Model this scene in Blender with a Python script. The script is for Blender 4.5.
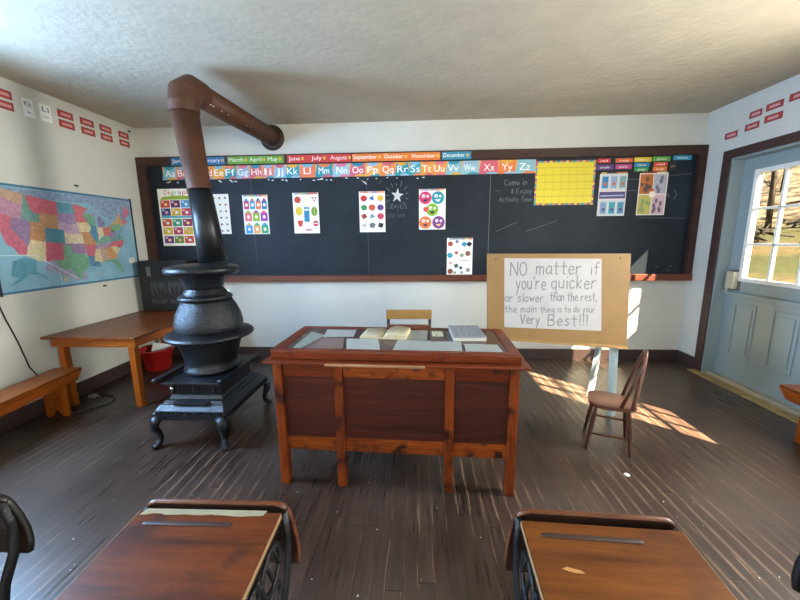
import bpy, bmesh, math, random
from mathutils import Vector, Matrix
random.seed(7)
C = bpy.context.scene.collection
for o in list(bpy.data.objects): bpy.data.objects.remove(o)
PI = math.pi

# ------------------------------------------------------------------ camera, light, exposure
XL, XR, H = -3.331, 3.135, 2.798
YB = -8.0
FX, PITCH, YAW, ROLL, CY = 350.8, 0.17526, 0.05339, -0.00964, -4.2495
f = Vector((-math.sin(YAW)*math.cos(PITCH), math.cos(YAW)*math.cos(PITCH), -math.sin(PITCH)))
r = Vector((math.cos(YAW), math.sin(YAW), 0)); u = r.cross(f)
r2 = math.cos(ROLL)*r + math.sin(ROLL)*u; u2 = -math.sin(ROLL)*r + math.cos(ROLL)*u
cam = bpy.data.objects.new('camera', bpy.data.cameras.new('camera')); C.objects.link(cam)
cam.matrix_world = Matrix(((r2.x, u2.x, -f.x, 0), (r2.y, u2.y, -f.y, CY), (r2.z, u2.z, -f.z, 1.5), (0, 0, 0, 1)))
cam.data.sensor_width = 36; cam.data.lens = 36*FX/800; cam.data.clip_start = 0.02
bpy.context.scene.camera = cam

sun_dir = Vector((-1, .95, -1.15))
sun = bpy.data.lights.new('sun', 'SUN'); sun.energy = 32; sun.angle = math.radians(0.5); sun.color = (1, .80, .55)
so = bpy.data.objects.new('sun', sun); C.objects.link(so); so.rotation_euler = sun_dir.to_track_quat('-Z', 'Y').to_euler()
so.location = (8, -8, 8)
w = bpy.data.worlds.new('world'); bpy.context.scene.world = w; w.use_nodes = True
nt = w.node_tree; bg = nt.nodes['Background']
sky = nt.nodes.new('ShaderNodeTexSky'); sky.sky_type = 'NISHITA'; sky.sun_disc = False
sky.sun_elevation = math.radians(40); sky.sun_rotation = math.radians(134)
nt.links.new(sky.outputs[0], bg.inputs[0]); bg.inputs[1].default_value = 0.08
# area lamps added outside each window to brighten the room beyond the sky
WIN_R = [(-2.86, -2.20), (-6.7, -5.9)]
WIN_L = [(-2.85, -2.05), (-4.75, -3.95), (-6.7, -5.9)]  # beyond the first on each side: unseen windows added for ambient light
WZ = (1.08, 2.36)
def window_fill(name, loc, rot, sx, sy, e, col):
    l = bpy.data.lights.new(name, 'AREA'); l.shape = 'RECTANGLE'; l.size = sx; l.size_y = sy; l.energy = e; l.color = col
    o = bpy.data.objects.new(name, l); C.objects.link(o); o.location = loc; o.rotation_euler = rot
for i, (a, b) in enumerate(WIN_L):
    window_fill('window_fill', (XL-.3, (a+b)/2, 1.75), (0, -PI/2+.45, 0), 1.25, .8, (98, 28, 28)[i], ((.37, .61, 1), (.85, .92, 1), (.9, .95, 1))[i])
for i, (a, b) in enumerate(WIN_R):
    window_fill('window_fill', (XR+.3, (a+b)/2, 1.75), (0, PI/2-.45, 0), 1.25, .75, (76, 50)[i], (1, .97, .90))
for x in (-1.7, 1.7):  # rear fill lamps for an unseen window pair added behind the camera
    window_fill('window_fill', (x, YB-.3, 1.75), (PI/2-.3, 0, 0), 1.0, 1.25, 20, (1, .94, .84))
vs = bpy.context.scene.view_settings
vs.view_transform = 'Standard'; vs.look = 'None'; vs.gamma = 1; vs.exposure = 2.3
try: vs.use_curve_mapping = False
except Exception: pass

# ------------------------------------------------------------------ materials
def lin(h):
    if isinstance(h, str):
        h = h.lstrip('#'); h = [int(h[i:i+2], 16)/255 for i in (0, 2, 4)]
        h = [c/12.92 if c <= .04045 else ((c+.055)/1.055)**2.4 for c in h]
    return (h[0], h[1], h[2], 1)
MC = {}
def M(name, col, rough=.6, metal=0, var=0, vs=6, bump=0, bs=60, spec=.5, stretch=(1, 1, 1)):
    if name in MC: return MC[name]
    m = bpy.data.materials.new(name); MC[name] = m; m.use_nodes = True
    n = m.node_tree.nodes; L = m.node_tree.links; p = n['Principled BSDF']
    p.inputs['Base Color'].default_value = lin(col); p.inputs['Roughness'].default_value = rough
    p.inputs['Metallic'].default_value = metal; p.inputs['Specular IOR Level'].default_value = spec
    tc = n.new('ShaderNodeTexCoord'); mp = n.new('ShaderNodeMapping'); mp.inputs['Scale'].default_value = stretch
    L.new(tc.outputs['Object'], mp.inputs[0])
    if var:
        t = n.new('ShaderNodeTexNoise'); t.inputs['Scale'].default_value = vs; t.inputs['Detail'].default_value = 5
        L.new(mp.outputs[0], t.inputs['Vector'])
        mx = n.new('ShaderNodeMix'); mx.data_type = 'RGBA'; c = lin(col)
        mx.inputs[6].default_value = (c[0]*(1-var), c[1]*(1-var), c[2]*(1-var), 1)
        mx.inputs[7].default_value = (min(1, c[0]*(1+var)), min(1, c[1]*(1+var)), min(1, c[2]*(1+var)), 1)
        rr = n.new('ShaderNodeMapRange'); rr.inputs[1].default_value = .3; rr.inputs[2].default_value = .7
        L.new(t.outputs[0], rr.inputs[0]); L.new(rr.outputs[0], mx.inputs[0]); L.new(mx.outputs[2], p.inputs['Base Color'])
    if bump:
        t = n.new('ShaderNodeTexNoise'); t.inputs['Scale'].default_value = bs; t.inputs['Detail'].default_value = 4
        L.new(mp.outputs[0], t.inputs['Vector'])
        b = n.new('ShaderNodeBump'); b.inputs['Strength'].default_value = bump; b.inputs['Distance'].default_value = .02
        L.new(t.outputs[0], b.inputs['Height']); L.new(b.outputs[0], p.inputs['Normal'])
    return m
def wood(name, c1, c2, rough=.4, axis=0, scale=9, grain=14, wear=None, bump=.15):
    if name in MC: return MC[name]
    m = bpy.data.materials.new(name); MC[name] = m; m.use_nodes = True
    n = m.node_tree.nodes; L = m.node_tree.links; p = n['Principled BSDF']
    tc = n.new('ShaderNodeTexCoord'); mp = n.new('ShaderNodeMapping')
    s = [scale]*3; s[axis] = scale*.09; mp.inputs['Scale'].default_value = s
    L.new(tc.outputs['Object'], mp.inputs[0])
    a = n.new('ShaderNodeTexNoise'); a.inputs['Scale'].default_value = 1; a.inputs['Detail'].default_value = 6; a.inputs['Distortion'].default_value = 1.2
    b = n.new('ShaderNodeTexNoise'); b.inputs['Scale'].default_value = grain; b.inputs['Detail'].default_value = 6
    L.new(mp.outputs[0], a.inputs[0]); L.new(mp.outputs[0], b.inputs[0])
    s1 = n.new('ShaderNodeMath'); s1.operation = 'MULTIPLY_ADD'; s1.inputs[1].default_value = .55
    L.new(b.outputs[0], s1.inputs[0]); L.new(a.outputs[0], s1.inputs[2])
    cr = n.new('ShaderNodeValToRGB'); e = cr.color_ramp.elements
    e[0].position = .56; e[0].color = lin(c1); e[1].position = .98; e[1].color = lin(c2)
    L.new(s1.outputs[0], cr.inputs[0]); out = cr.outputs[0]
    if wear:
        t = n.new('ShaderNodeTexNoise'); t.inputs['Scale'].default_value = wear[1]; t.inputs['Detail'].default_value = 6
        L.new(tc.outputs['Object'], t.inputs[0])
        r_ = n.new('ShaderNodeMapRange'); r_.inputs[1].default_value = wear[2]; r_.inputs[2].default_value = wear[2]+.12
        L.new(t.outputs[0], r_.inputs[0])
        mx = n.new('ShaderNodeMix'); mx.data_type = 'RGBA'; mx.inputs[7].default_value = lin(wear[0])
        L.new(r_.outputs[0], mx.inputs[0]); L.new(out, mx.inputs[6]); out = mx.outputs[2]
    L.new(out, p.inputs['Base Color']); p.inputs['Roughness'].default_value = rough; p.inputs['Specular IOR Level'].default_value = .32
    bp = n.new('ShaderNodeBump'); bp.inputs['Strength'].default_value = bump; bp.inputs['Distance'].default_value = .01
    L.new(s1.outputs[0], bp.inputs['Height']); L.new(bp.outputs[0], p.inputs['Normal'])
    return m
def flat(h, rough=.7): return M('print_'+h, h, rough)

def floor_mat():
    m = bpy.data.materials.new('floor_boards'); m.use_nodes = True
    n = m.node_tree.nodes; L = m.node_tree.links; p = n['Principled BSDF']
    def math_(op, a=None, b=None, c=None):
        q = n.new('ShaderNodeMath'); q.operation = op
        for i, v in enumerate((a, b, c)):
            if v is None: continue
            if isinstance(v, (int, float)): q.inputs[i].default_value = v
            else: L.new(v, q.inputs[i])
        return q.outputs[0]
    def noise(scale, vec, det=5):
        t = n.new('ShaderNodeTexNoise'); t.inputs['Scale'].default_value = scale; t.inputs['Detail'].default_value = det
        L.new(vec, t.inputs[0]); return t.outputs[0]
    def rng(v, a, b, c=0, d=1):
        q = n.new('ShaderNodeMapRange')
        for i, x in enumerate((a, b, c, d)): q.inputs[i+1].default_value = x
        L.new(v, q.inputs[0]); return q.outputs[0]
    def mix(fac, a, b):
        q = n.new('ShaderNodeMix'); q.data_type = 'RGBA'
        L.new(fac, q.inputs[0]) if not isinstance(fac, float) else None
        for i, v in ((6, a), (7, b)):
            if isinstance(v, tuple): q.inputs[i].default_value = v
            else: L.new(v, q.inputs[i])
        return q.outputs[2]
    tc = n.new('ShaderNodeTexCoord'); sp = n.new('ShaderNodeSeparateXYZ'); L.new(tc.outputs['Object'], sp.inputs[0])
    W = .072
    xi = math_('DIVIDE', sp.outputs[0], W); fl = math_('FLOOR', xi); fr = math_('FRACT', xi)
    wn = n.new('ShaderNodeTexWhiteNoise'); wn.noise_dimensions = '1D'; L.new(fl, wn.inputs['W'])
    yo = math_('MULTIPLY_ADD', wn.outputs[0], 9.0, sp.outputs[1]); yj = math_('DIVIDE', yo, 2.3)
    yf = math_('FRACT', yj)
    wn2 = n.new('ShaderNodeTexWhiteNoise'); wn2.noise_dimensions = '2D'
    cb = n.new('ShaderNodeCombineXYZ'); L.new(fl, cb.inputs[0]); L.new(math_('FLOOR', yj), cb.inputs[1]); L.new(cb.outputs[0], wn2.inputs['Vector'])
    edge = math_('MINIMUM', fr, math_('SUBTRACT', 1.0, fr))
    gap = rng(edge, .024, .010); gapj = rng(math_('MINIMUM', yf, math_('SUBTRACT', 1.0, yf)), .0016, .0008)
    gap = math_('MAXIMUM', gap, gapj)
    mp = n.new('ShaderNodeMapping'); mp.inputs['Scale'].default_value = (26, 1.3, 1)
    off = n.new('ShaderNodeCombineXYZ'); L.new(math_('MULTIPLY', wn2.outputs[0], 30.0), off.inputs[1])
    va = n.new('ShaderNodeVectorMath'); L.new(tc.outputs['Object'], va.inputs[0]); L.new(off.outputs[0], va.inputs[1]); L.new(va.outputs[0], mp.inputs[0])
    grain = noise(2.2, mp.outputs[0], 7)
    dust = noise(1.1, tc.outputs['Object'], 5); fine = noise(30, tc.outputs['Object'], 5)
    base = mix(rng(grain, .3, .75), lin('231712'), lin('443229'))
    base = mix(rng(wn2.outputs[0], 0, 1, 0, .6), base, lin('1f1611'))
    base = mix(rng(dust, .42, .78, 0, .5), base, lin('54463c'))
    # worn tan streaks along the board edges
    wearn = noise(3.2, mp.outputs[0], 3); patch = noise(.9, tc.outputs['Object'], 3)
    we = math_('MULTIPLY', rng(edge, .14, .03), rng(math_('MULTIPLY_ADD', wearn, .6, math_('MULTIPLY', patch, .7)), .63, .77))
    ws = math_('MULTIPLY', rng(grain, .65, .73), rng(patch, .45, .62))
    base = mix(math_('MULTIPLY', math_('MAXIMUM', we, ws), .75), base, lin('93745c'))
    base = mix(rng(fine, .72, .76, 0, .35), base, lin('b5a898'))
    base = mix(math_('MULTIPLY', gap, .75), base, lin('120d0a'))
    L.new(base, p.inputs['Base Color'])
    L.new(rng(math_('MULTIPLY_ADD', grain, .5, math_('MULTIPLY', dust, .5)), .3, .7, .22, .42), p.inputs['Roughness'])
    bp = n.new('ShaderNodeBump'); bp.inputs['Strength'].default_value = .12; bp.inputs['Distance'].default_value = .004
    hgt = math_('SUBTRACT', math_('MULTIPLY', grain, .5), gap)
    L.new(hgt, bp.inputs['Height']); L.new(bp.outputs[0], p.inputs['Normal'])
    return m

def glass_mat(name='window_glass', tr=.95):
    m = bpy.data.materials.new(name); m.use_nodes = True
    n = m.node_tree.nodes; L = m.node_tree.links; n.remove(n['Principled BSDF'])
    t = n.new('ShaderNodeBsdfTransparent'); t.inputs[0].default_value = (tr, tr*1.02, tr*1.01, 1)
    g = n.new('ShaderNodeBsdfGlossy'); g.inputs['Roughness'].default_value = .02
    fr = n.new('ShaderNodeLayerWeight'); fr.inputs[0].default_value = .5
    pw = n.new('ShaderNodeMath'); pw.operation = 'POWER'; pw.inputs[1].default_value = 5; L.new(fr.outputs['Facing'], pw.inputs[0])
    ma = n.new('ShaderNodeMath'); ma.operation = 'MULTIPLY_ADD'; ma.inputs[1].default_value = .5; ma.inputs[2].default_value = .03; L.new(pw.outputs[0], ma.inputs[0])
    mx = n.new('ShaderNodeMixShader'); L.new(ma.outputs[0], mx.inputs[0]); L.new(t.outputs[0], mx.inputs[1]); L.new(g.outputs[0], mx.inputs[2])
    L.new(mx.outputs[0], n['Material Output'].inputs[0]); return m
GLASS = glass_mat(); GLASS_D = glass_mat('dimmed_door_glass', .5)  # door pane tinted dark to dim the sunlit yard behind it

# ------------------------------------------------------------------ mesh builder
def front(x, y0):   return lambda a, b, l=0: Vector((a, y0-l, b))
BACK = lambda y0: (lambda a, b, l=0: Vector((a, y0-l, b)))
LEFT = lambda x0: (lambda a, b, l=0: Vector((x0+l, a, b)))
RIGHT = lambda x0: (lambda a, b, l=0: Vector((x0-l, -a, b)))
TOP = lambda z0: (lambda a, b, l=0: Vector((a, b, z0+l)))
LY = .0006
_txt = {}
def glyphs(s):
    if s not in _txt:
        c = bpy.data.curves.new('t', 'FONT'); c.body = s; c.size = 1; c.resolution_u = 3
        o = bpy.data.objects.new('t', c); C.objects.link(o)
        dg = bpy.context.evaluated_depsgraph_get(); me = bpy.data.meshes.new_from_object(o.evaluated_get(dg))
        v = [(a.co.x, a.co.y) for a in me.vertices]; F_ = [tuple(p_.vertices) for p_ in me.polygons]
        bpy.data.objects.remove(o); bpy.data.curves.remove(c); bpy.data.meshes.remove(me)
        _txt[s] = (v, F_)
    return _txt[s]
class MB:
    def __init__(s): s.b = bmesh.new(); s.m = []; s.map = None
    def mi(s, m):
        if m not in s.m: s.m.append(m)
        return s.m.index(m)
    def face(s, vs_, m, sm=False):
        try: q = s.b.faces.new(vs_)
        except ValueError: return
        q.material_index = s.mi(m); q.smooth = sm
    def hexa(s, P, m):
        v = [s.b.verts.new(p) for p in P]
        for q in ((0, 3, 2, 1), (4, 5, 6, 7), (0, 1, 5, 4), (1, 2, 6, 5), (2, 3, 7, 6), (3, 0, 4, 7)): s.face([v[i] for i in q], m)
        return s
    def box(s, x0, x1, y0, y1, z0, z1, m, T=None):
        P = [Vector(p) for p in ((x0, y0, z0), (x1, y0, z0), (x1, y1, z0), (x0, y1, z0), (x0, y0, z1), (x1, y0, z1), (x1, y1, z1), (x0, y1, z1))]
        if T: P = [T @ p for p in P]
        return s.hexa(P, m)
    def bevbox(s, x0, x1, y0, y1, z0, z1, m, bv=.004, T=None, seg=2):
        t = bmesh.new(); bmesh.ops.create_cube(t, size=1)
        for v in t.verts: v.co = Vector(((x0+x1)/2+v.co.x*(x1-x0), (y0+y1)/2+v.co.y*(y1-y0), (z0+z1)/2+v.co.z*(z1-z0)))
        bv = min(bv, abs(x1-x0)*.45, abs(y1-y0)*.45, abs(z1-z0)*.45)
        bmesh.ops.bevel(t, geom=t.edges[:], offset=bv, segments=seg, affect='EDGES', profile=.6)
        if T: bmesh.ops.transform(t, matrix=T, verts=t.verts)
        return s.merge(t, m)
    def merge(s, t, m, sm=False):
        t.verts.index_update(); mp = {v.index: s.b.verts.new(v.co) for v in t.verts}
        for q in t.faces: s.face([mp[v.index] for v in q.verts], m, sm)
        t.free(); return s
    def prism(s, poly, fn, d0, d1, m, bv=0):
        t = bmesh.new()
        a = [t.verts.new(fn(p[0], p[1], d0)) for p in poly]; b = [t.verts.new(fn(p[0], p[1], d1)) for p in poly]
        t.faces.new(a); t.faces.new(b[::-1])
        for i in range(len(poly)): j = (i+1) % len(poly); t.faces.new((a[i], b[i], b[j], a[j]))
        if bv: bmesh.ops.bevel(t, geom=t.edges[:], offset=bv, segments=2, affect='EDGES')
        return s.merge(t, m)
    def tube(s, pts, rad, m, seg=10, close=False, sm=True, flat_=None):
        pts = [Vector(p) for p in pts]; n = len(pts); rings = []
        rs = rad if isinstance(rad, (list, tuple)) else [rad]*n
        up = None
        for i, p in enumerate(pts):
            d = (pts[(i+1) % n]-pts[i-1]) if close else (pts[min(i+1, n-1)]-pts[max(i-1, 0)])
            d.normalize()
            if up is None: up = d.orthogonal().normalized() if flat_ is None else (flat_-d*flat_.dot(d)).normalized()
            up = (up-d*up.dot(d)).normalized(); sd = d.cross(up)
            ra, rb = (rs[i], rs[i]) if not isinstance(rs[i], tuple) else rs[i]
            rings.append([s.b.verts.new(p+up*math.cos(k*2*PI/seg)*ra+sd*math.sin(k*2*PI/seg)*rb) for k in range(seg)])
        for i in range(n if close else n-1):
            A, B = rings[i], rings[(i+1) % n]
            for k in range(seg): s.face((A[k], A[(k+1) % seg], B[(k+1) % seg], B[k]), m, sm)
        if not close: s.face(rings[0][::-1], m); s.face(rings[-1], m)
        return s
    def lathe(s, prof, m, c=(0, 0, 0), seg=40, T=None, sm=True, caps=True):
        rings = []
        for (ra, z) in prof:
            R_ = []
            for k in range(seg):
                v = Vector((c[0]+ra*math.cos(k*2*PI/seg), c[1]+ra*math.sin(k*2*PI/seg), c[2]+z))
                R_.append(s.b.verts.new(T @ v if T else v))
            rings.append(R_)
        for A, B in zip(rings, rings[1:]):
            for k in range(seg): s.face((A[k], A[(k+1) % seg], B[(k+1) % seg], B[k]), m, sm)
        if caps: s.face(rings[0][::-1], m); s.face(rings[-1], m)
        return s
    # flat print in the mapped plane
    def poly(s, pts, m, l=1):
        s.face([s.b.verts.new(s.map(a, b, l*LY)) for a, b in pts], m); return s
    def rect(s, a0, a1, b0, b1, m, l=1): return s.poly([(a0, b0), (a1, b0), (a1, b1), (a0, b1)], m, l)
    def disc(s, a, b, ra, m, l=1, rb=None, n=14, start=0):
        rb = rb or ra
        return s.poly([(a+ra*math.cos(start+k*2*PI/n), b+rb*math.sin(start+k*2*PI/n)) for k in range(n)], m, l)
    def text(s, t, a, b, h, m, w=None, l=2, ang=0, center=False):
        V, F_ = glyphs(t)
        if not V: return s
        x0 = min(v[0] for v in V); x1 = max(v[0] for v in V); sc = h/.70; sx = w/(x1-x0) if w else sc
        ca, sa = math.cos(ang), math.sin(ang); W_ = (x1-x0)*sx
        vv = []
        for v in V:
            px = (v[0]-x0)*sx-(W_/2 if center else 0); py = v[1]*sc
            vv.append(s.b.verts.new(s.map(a+px*ca-py*sa, b+px*sa+py*ca, l*LY)))
        for q in F_: s.face([vv[i] for i in q], m)
        return s
    def stroke(s, pts, wd, m, l=2):
        n = len(pts)
        for i in range(n-1):
            a, b = Vector(pts[i]), Vector(pts[i+1]); d = b-a
            if d.length < 1e-6: continue
            d.normalize(); nn = Vector((-d.y, d.x))*wd/2; e = d*wd*.3
            s.poly([tuple(a-e-nn), tuple(b+e-nn), tuple(b+e+nn), tuple(a-e+nn)], m, l+i*.02)
        return s
    def build(s, name, parent=None, bevel=0, recalc=True, sub=0):
        if recalc: bmesh.ops.recalc_face_normals(s.b, faces=s.b.faces)
        me = bpy.data.meshes.new(name); s.b.to_mesh(me); s.b.free()
        for m in s.m: me.materials.append(m)
        o = bpy.data.objects.new(name, me); C.objects.link(o)
        if parent: o.parent = parent
        if bevel:
            q = o.modifiers.new('bevel', 'BEVEL'); q.width = bevel; q.segments = 2; q.limit_method = 'ANGLE'
        return o
def tag(o, label, cat, group=None):
    o['label'] = label; o['category'] = cat
    if group: o['group'] = group
    return o
def thing(name, label, cat, loc=(0, 0, 0), rz=0, group=None):
    o = bpy.data.objects.new(name, None); C.objects.link(o); o.location = loc; o.rotation_euler = (0, 0, rz); o.empty_display_size = .1
    return tag(o, label, cat, group)
def struct(o): o['kind'] = 'structure'; return o
def copy_tree(o, parent=None):
    c = o.copy(); C.objects.link(c)
    if parent: c.parent = parent
    for ch in o.children: copy_tree(ch, c)
    return c

# ------------------------------------------------------------------ setting
wall_m = M('white_wall_paint', 'c4c3bb', .75, bump=.25, bs=25, var=.04, vs=3)
ceil_m = M('stippled_ceiling_plaster', 'b8ae9b', .95, var=.07, vs=5, bump=.3, bs=20)
trim_m = M('dark_brown_trim_paint', '3f2a27', .45, var=.12, vs=8)
base_m = M('dark_brown_baseboard_paint', '3c2c2a', .5, var=.1, vs=6)
door_m = M('grey_blue_door_paint', '869496', .35)
white_m = M('white_window_paint', 'dcdcd6', .4)
struct(MB().box(XL-.2, XR+.2, YB-.2, .2, -.1, 0, floor_mat()).build('floor'))
struct(MB().box(XL-.2, XR+.2, YB-.2, .2, H, H+.1, ceil_m).build('ceiling'))
struct(MB().box(XL-.2, XR+.2, 0, .15, 0, H, wall_m).build('wall_back'))
def side_wall(name, x0, x1, ops):
    m = MB(); y = 0
    for (a, b, z0, z1) in ops:          # ordered from the back wall toward the camera
        m.box(x0, x1, b, y, 0, H, wall_m)
        if z0 > 0: m.box(x0, x1, a, b, 0, z0, wall_m)
        m.box(x0, x1, a, b, z1, H, wall_m); y = a
    m.box(x0, x1, YB, y, 0, H, wall_m); return struct(m.build(name))
DO = (-1.515, -.385, 0, 2.25)
side_wall('wall_right', XR, XR+.15, [DO]+[(a, b)+WZ for a, b in WIN_R])
side_wall('wall_left', XL-.15, XL, [(a, b)+WZ for a, b in WIN_L])
m = MB(); xs = [XL, -2.2, -1.2, 1.2, 2.2, XR]
m.box(XL, -2.2, YB-.15, YB, 0, H, wall_m).box(-1.2, 1.2, YB-.15, YB, 0, H, wall_m).box(2.2, XR, YB-.15, YB, 0, H, wall_m)
for a, b in ((-2.2, -1.2), (1.2, 2.2)): m.box(a, b, YB-.15, YB, 0, WZ[0], wall_m).box(a, b, YB-.15, YB, WZ[1], H, wall_m)
struct(m.build('wall_front'))
BBH = .136
struct(MB().bevbox(XL, XR, -.02, 0, 0, BBH, base_m).build('baseboard_back'))
struct(MB().bevbox(XL, XL+.02, YB, -.02, 0, BBH, base_m).build('baseboard_left'))
struct(MB().bevbox(XR-.02, XR, -.29, -.02, 0, BBH, base_m).bevbox(XR-.02, XR, YB, -1.61, 0, BBH, base_m).build('baseboard_right'))

def sash_window(n, plane, a, b, z0, z1):
    """double hung window: plane 'x' walls; a<b along y"""
    x = XR+.093 if plane == 'R' else XL-.093
    if plane in 'RL': bx = lambda m_, y0, y1, w0, w1, d: m_.box(x-d, x+d, y0, y1, w0, w1, white_m)
    else: bx = lambda m_, y0, y1, w0, w1, d: m_.box(y0, y1, YB-.09-d, YB-.09+d, w0, w1, white_m)
    m_ = MB(); zm = (z0+z1)/2+.02
    for p in ((a, b, z0, z0+.045), (a, b, z1-.04, z1), (a, a+.03, z0+.045, z1-.04), (b-.03, b, z0+.045, z1-.04)): bx(m_, *p, .03)
    bx(m_, a+.03, b-.03, zm-.05, zm+.05, .025)
    for k in (1, 2): yy = a+.03+(b-a-.06)*k/3; bx(m_, yy-.009, yy+.009, z0+.045, zm-.05, .012); bx(m_, yy-.009, yy+.009, zm+.05, z1-.04, .012)
    for zz in ((z0+.045+zm-.05)/2, (zm+.05+z1-.04)/2): bx(m_, a+.03, b-.03, zz-.009, zz+.009, .011)
    fo = struct(m_.build('window_%d' % n))
    g = MB()
    if plane in 'RL': g.box(x-.002, x+.002, a+.03, b-.03, z0+.045, z1-.04, GLASS)
    else: g.box(a+.03, b-.03, YB-.092, YB-.088, z0+.045, z1-.04, GLASS)
    g.build('pane', fo)
    t = MB(); c = .09; e = .018
    xi, s_ = (XR, -1) if plane == 'R' else (XL, 1)
    for (y0, y1, w0, w1) in ((a-c, b+c, z1, z1+c), (a-c, a, z0-c, z1), (b, b+c, z0-c, z1), (a, b, z0-c, z0)):
        if plane in 'RL': t.box(min(xi, xi+s_*e), max(xi, xi+s_*e), y0, y1, w0, w1, trim_m)
        else: t.box(y0, y1, YB, YB+e, w0, w1, trim_m)
    t.build('window_frame', fo)
n = 0
for pl, ws in (('R', WIN_R), ('L', WIN_L), ('B', [(-2.2, -1.2), (1.2, 2.2)])):
    for a, b in ws: n += 1; sash_window(n, pl, a, b, *WZ)

# door trim, door
m = MB(); e = .022
m.bevbox(XR-e, XR, -.385, -.291, 0, 2.25, trim_m).bevbox(XR-e, XR, -1.605, -1.515, 0, 2.25, trim_m).bevbox(XR-e, XR, -1.605, -.291, 2.25, 2.335, trim_m)
struct(m.build('trim_1'))
m = MB(); jx0, jx1 = XR-.005, XR+.15
m.box(jx0, jx1, -.40, -.385, 0, 2.25, door_m).box(jx0, jx1, -1.515, -1.50, 0, 2.25, door_m).box(jx0, jx1, -1.50, -.40, 2.235, 2.25, door_m)
struct(m.build('trim_2'))
m = MB(); thr = M('worn_threshold_wood', '9a8458', .6, var=.25, vs=14); met = M('bare_metal_strip', 'b9b3a3', .4, .6)
m.bevbox(XR-.10, XR+.0, -1.585, -.315, 0, .012, thr, .004).box(XR, XR+.15, -1.50, -.40, 0, .02, met).bevbox(XR+.02, XR+.05, -1.50, -.40, .02, .035, met)
struct(m.build('trim_3'))
dx0, dx1 = 3.248, 3.285
G = (-1.345, -.572, 1.07, 2.08)
m = MB(); Y0, Y1 = -1.498, -.402
m.box(dx0, dx1, Y0, G[0], .021, 2.233, door_m).box(dx0, dx1, G[1], Y1, .021, 2.233, door_m).box(dx0, dx1, G[0], G[1], G[3], 2.233, door_m).box(dx0, dx1, G[0], G[1], .021, G[2], door_m)
door = struct(m.build('door_1'))
m = MB()
for a in (-.775, -1.175, -1.445):
    b = a+.235 if a > -1.4 else a+.1
    for (y0, y1, z0, z1) in ((a, b, .27, .285), (a, b, .805, .82), (a, a+.015, .285, .805), (b-.015, b, .285, .805)): m.bevbox(dx0-.010, dx0, y0, y1, z0, z1, door_m, .005)
    m.bevbox(dx0-.008, dx0, a+.04, b-.04, .32, .77, door_m, .007)
m.build('door_panel', door)
m = MB(); m.bevbox(dx0-.05, dx0, Y0, Y1-.0, .905, .925, door_m, .004).bevbox(dx0-.02, dx0, Y0, Y1, .87, .905, door_m, .006)
m.build('door_ledge', door)
m = MB(); c = .035
for (y0, y1, z0, z1) in ((G[0]-c, G[1]+c, G[3]-.005, G[3]+c), (G[0]-c, G[1]+c, G[2]-c, G[2]+.005), (G[0]-c, G[0]+.005, G[2], G[3]), (G[1]-.005, G[1]+c, G[2], G[3])):
    m.bevbox(dx0-.014, dx0+.04, y0, y1, z0, z1, white_m, .004)
for k in (1, 2):
    y = G[1]+(G[0]-G[1])*k/3; m.bevbox(dx0-.006, dx0+.022, y-.012, y+.012, G[2], G[3], white_m, .003)
    z = G[2]+(G[3]-G[2])*k/3; m.bevbox(dx0-.006, dx0+.022, G[0], G[1], z-.011, z+.011, white_m, .003)
m.build('window_grille', door)
MB().box(dx0+.012, dx0+.016, G[0], G[1], G[2], G[3], GLASS_D).build('pane', door)
lk = M('cream_lock_enamel', 'c2b9a2', .35, .2)
m = MB(); m.bevbox(dx0-.055, dx0, -.535, -.44, .955, 1.13, lk, .012, seg=3).bevbox(dx0-.012, dx0, -.56, -.43, .94, 1.145, M('grey_lock_plate', '6a6a62', .4, .5), .004)
m.tube([(dx0-.05, -.485, .95), (dx0-.075, -.485, .935)], .012, lk)
m.build('lock_box', door)

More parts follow.
